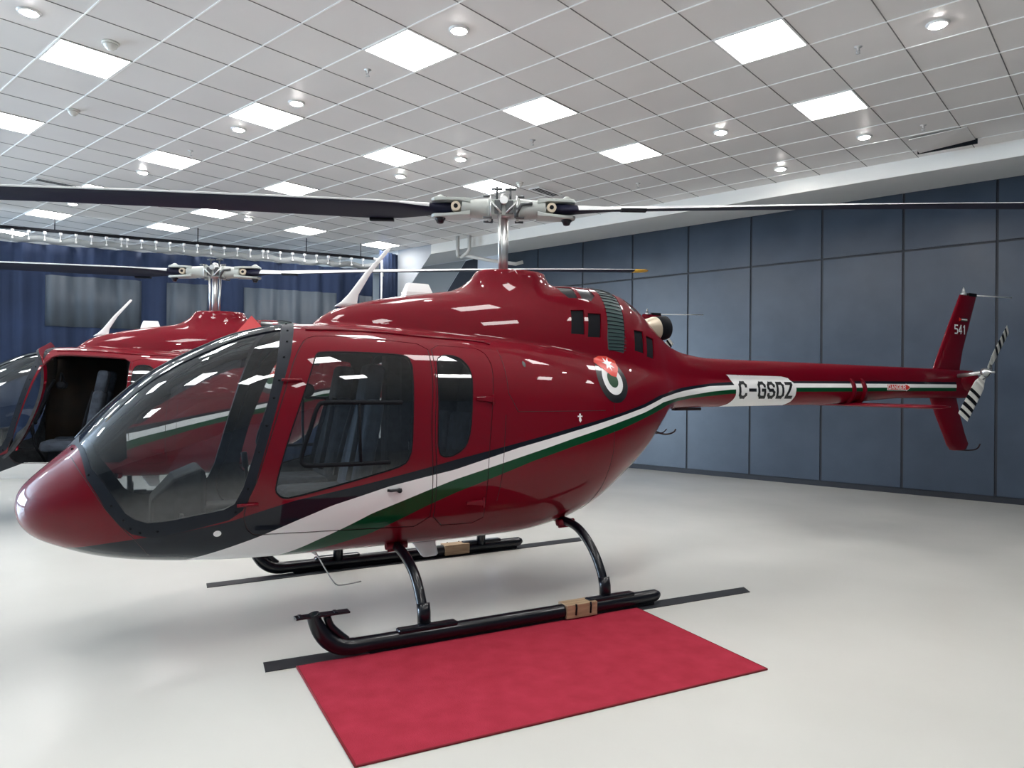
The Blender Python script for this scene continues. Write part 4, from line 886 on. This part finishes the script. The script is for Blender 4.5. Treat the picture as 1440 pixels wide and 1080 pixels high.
def interior(H):
    # cabin floor and rear bulkhead follow the hull
    bm = bm_new(); ss = np.linspace(.62, 3.2, 26); z = .56; l = side(ss, np.full(26, z-.02)) - .05
    a = [bm.verts.new((s, -q, z)) for s, q in zip(ss, l)]; b = [bm.verts.new((s, q, z)) for s, q in zip(ss, l)]
    for i in range(25): bm.faces.new([a[i], a[i+1], b[i+1], b[i]])
    o = obj('cabin_floor', bm, 'liner', H); sm = o.modifiers.new('t', 'SOLIDIFY'); sm.thickness = .02
    bm = bm_new(); q = surf(np.full(40, 3.2), np.linspace(R(-88), R(60), 40)); pts = [(3.2, -p[1]+.03*(p[1] > .03), p[2]) for p in q]; pts2 = [(3.2, -p[1], p[2]) for p in pts][::-1]
    add_prism(bm, [(a_, b_*.96, 1.2+(c_-1.2)*.96) for a_, b_, c_ in pts+pts2], (.02, 0, 0)); obj('rear_bulkhead', bm, 'liner', H)
    seat(H, 1.90, -.36, .46); seat(H, 1.90, .36, .46)
    seat(H, 2.86, -.42, .40, .70, .12, False); seat(H, 2.86, 0, .40, .70, .12, False); seat(H, 2.86, .42, .40, .70, .12, False)
    bm = bm_new(); add_rings(bm, [[(s, y, z) for y, z in ((-w_,z0),(w_,z0),(w_*.9,z1),(-w_*.9,z1))] for s, w_, z0, z1 in ((.72,.16,.58,.86),(.85,.22,.58,1.0),(1.0,.25,.58,1.06),(1.03,.24,.6,1.04))], smooth=False); ip = obj('instrument_panel', bm, 'liner', H, bevel=.02)
    bm = bm_new(); add_box(bm, 1.03, 1.035, -.21, -.02, .82, 1.01); add_box(bm, 1.03, 1.035, .02, .21, .82, 1.01); obj('screens', bm, 'black', ip)
    bm = bm_new(); add_box(bm, 1.0, 1.75, -.11, .11, .57, .80); obj('centre_console', bm, 'liner', H, bevel=.02)
    for y in (-.36, .36):
        bm = bm_new(); add_tube(bm, spline([(1.52,y,.58),(1.46,y,.72),(1.38,y,.86),(1.36,y,1.0)], 5), .013, 8); add_tube(bm, [(1.36,y,.99),(1.345,y,1.10)], .022, 8, mi=0); obj('cyclic_stick', bm, 'blackmatte', H)
        bm = bm_new()
        for q in (-.1, .1): add_tube(bm, [(.98,y+q,.58),(.92,y+q,.70)], .01, 6); add_box(bm, .88, .90, y+q-.045, y+q+.045, .68, .78)
        obj('pedals', bm, 'steel', H)
    # door pillars inside and headset on its hook
    bm = bm_new(); add_box(bm, 2.28, 2.40, -.07, .07, .58, 1.94); obj('centre_pillar', bm, 'liner', H, bevel=.02)
    bm = bm_new(); add_tube(bm, spline([(1.64,-.20,1.60),(1.62,-.28,1.70),(1.62,-.36,1.60)], 6), .012, 8); add_lathe(bm, (1.63,-.20,1.56), [(.02,-.03),(.045,-.02),(.045,.02),(.02,.03)], 14, 'y'); add_lathe(bm, (1.63,-.36,1.56), [(.02,-.03),(.045,-.02),(.045,.02),(.02,.03)], 14, 'y'); obj('headset', bm, 'blackmatte', H)

DOOR_ANGLE = 100
O1 = (-5.06549, 1.30096, 0); 
H1, HX, HZ = helicopter('helicopter', 'large near red helicopter with C-GSDZ on its tail boom, standing beside the red carpet', O1, R(70), door_open=False)
rotor(H1, HX, HZ, 27); landing_gear(H1); belly(H1); interior(H1)
th2 = R(62.8); mx2, my2 = -8.99*1.012, 4.47*1.012
O2 = (mx2 - 3.28*math.cos(th2), my2 - 3.28*math.sin(th2), 0)
H2, HX, HZ = helicopter('helicopter', 'smaller looking rear red helicopter at left with its front door open, by the navy curtain', O2, th2, door_open=True, reg_txt=True)
rotor(H2, HX, HZ, 19.3); landing_gear(H2); belly(H2); interior(H2)
bm = bm_new(); n_ = 40  # brown sheet added inside the rear helicopter to darken its open cabin
a_ = [[bm.verts.new((1.35+1.8*i/n_, .30+.015*math.sin(i*.9), z)) for i in range(n_+1)] for z in (.58, 1.2, 1.88)]
for r_ in range(2):
    for i in range(n_): bm.faces.new([a_[r_][i], a_[r_][i+1], a_[r_+1][i+1], a_[r_+1][i]]).smooth = True
cc = obj('cabin_darkening_sheet', bm, noise_mix(mat('brown_darkening_sheet', (.02, .012, .008), .9), (.012, .009, .008), (.030, .018, .010), 3), H2); sm = cc.modifiers.new('t', 'SOLIDIFY'); sm.thickness = .01
bm = bm_new(); add_prism(bm, [(3.50,-.40,2.19),(3.72,-.34,2.47),(3.86,-.36,2.31),(3.84,-.42,2.17)], (0,.03,0)); obj('intake_cover', bm, mat('cover_red', (.50,.045,.05), .6), H2, bevel=.005)
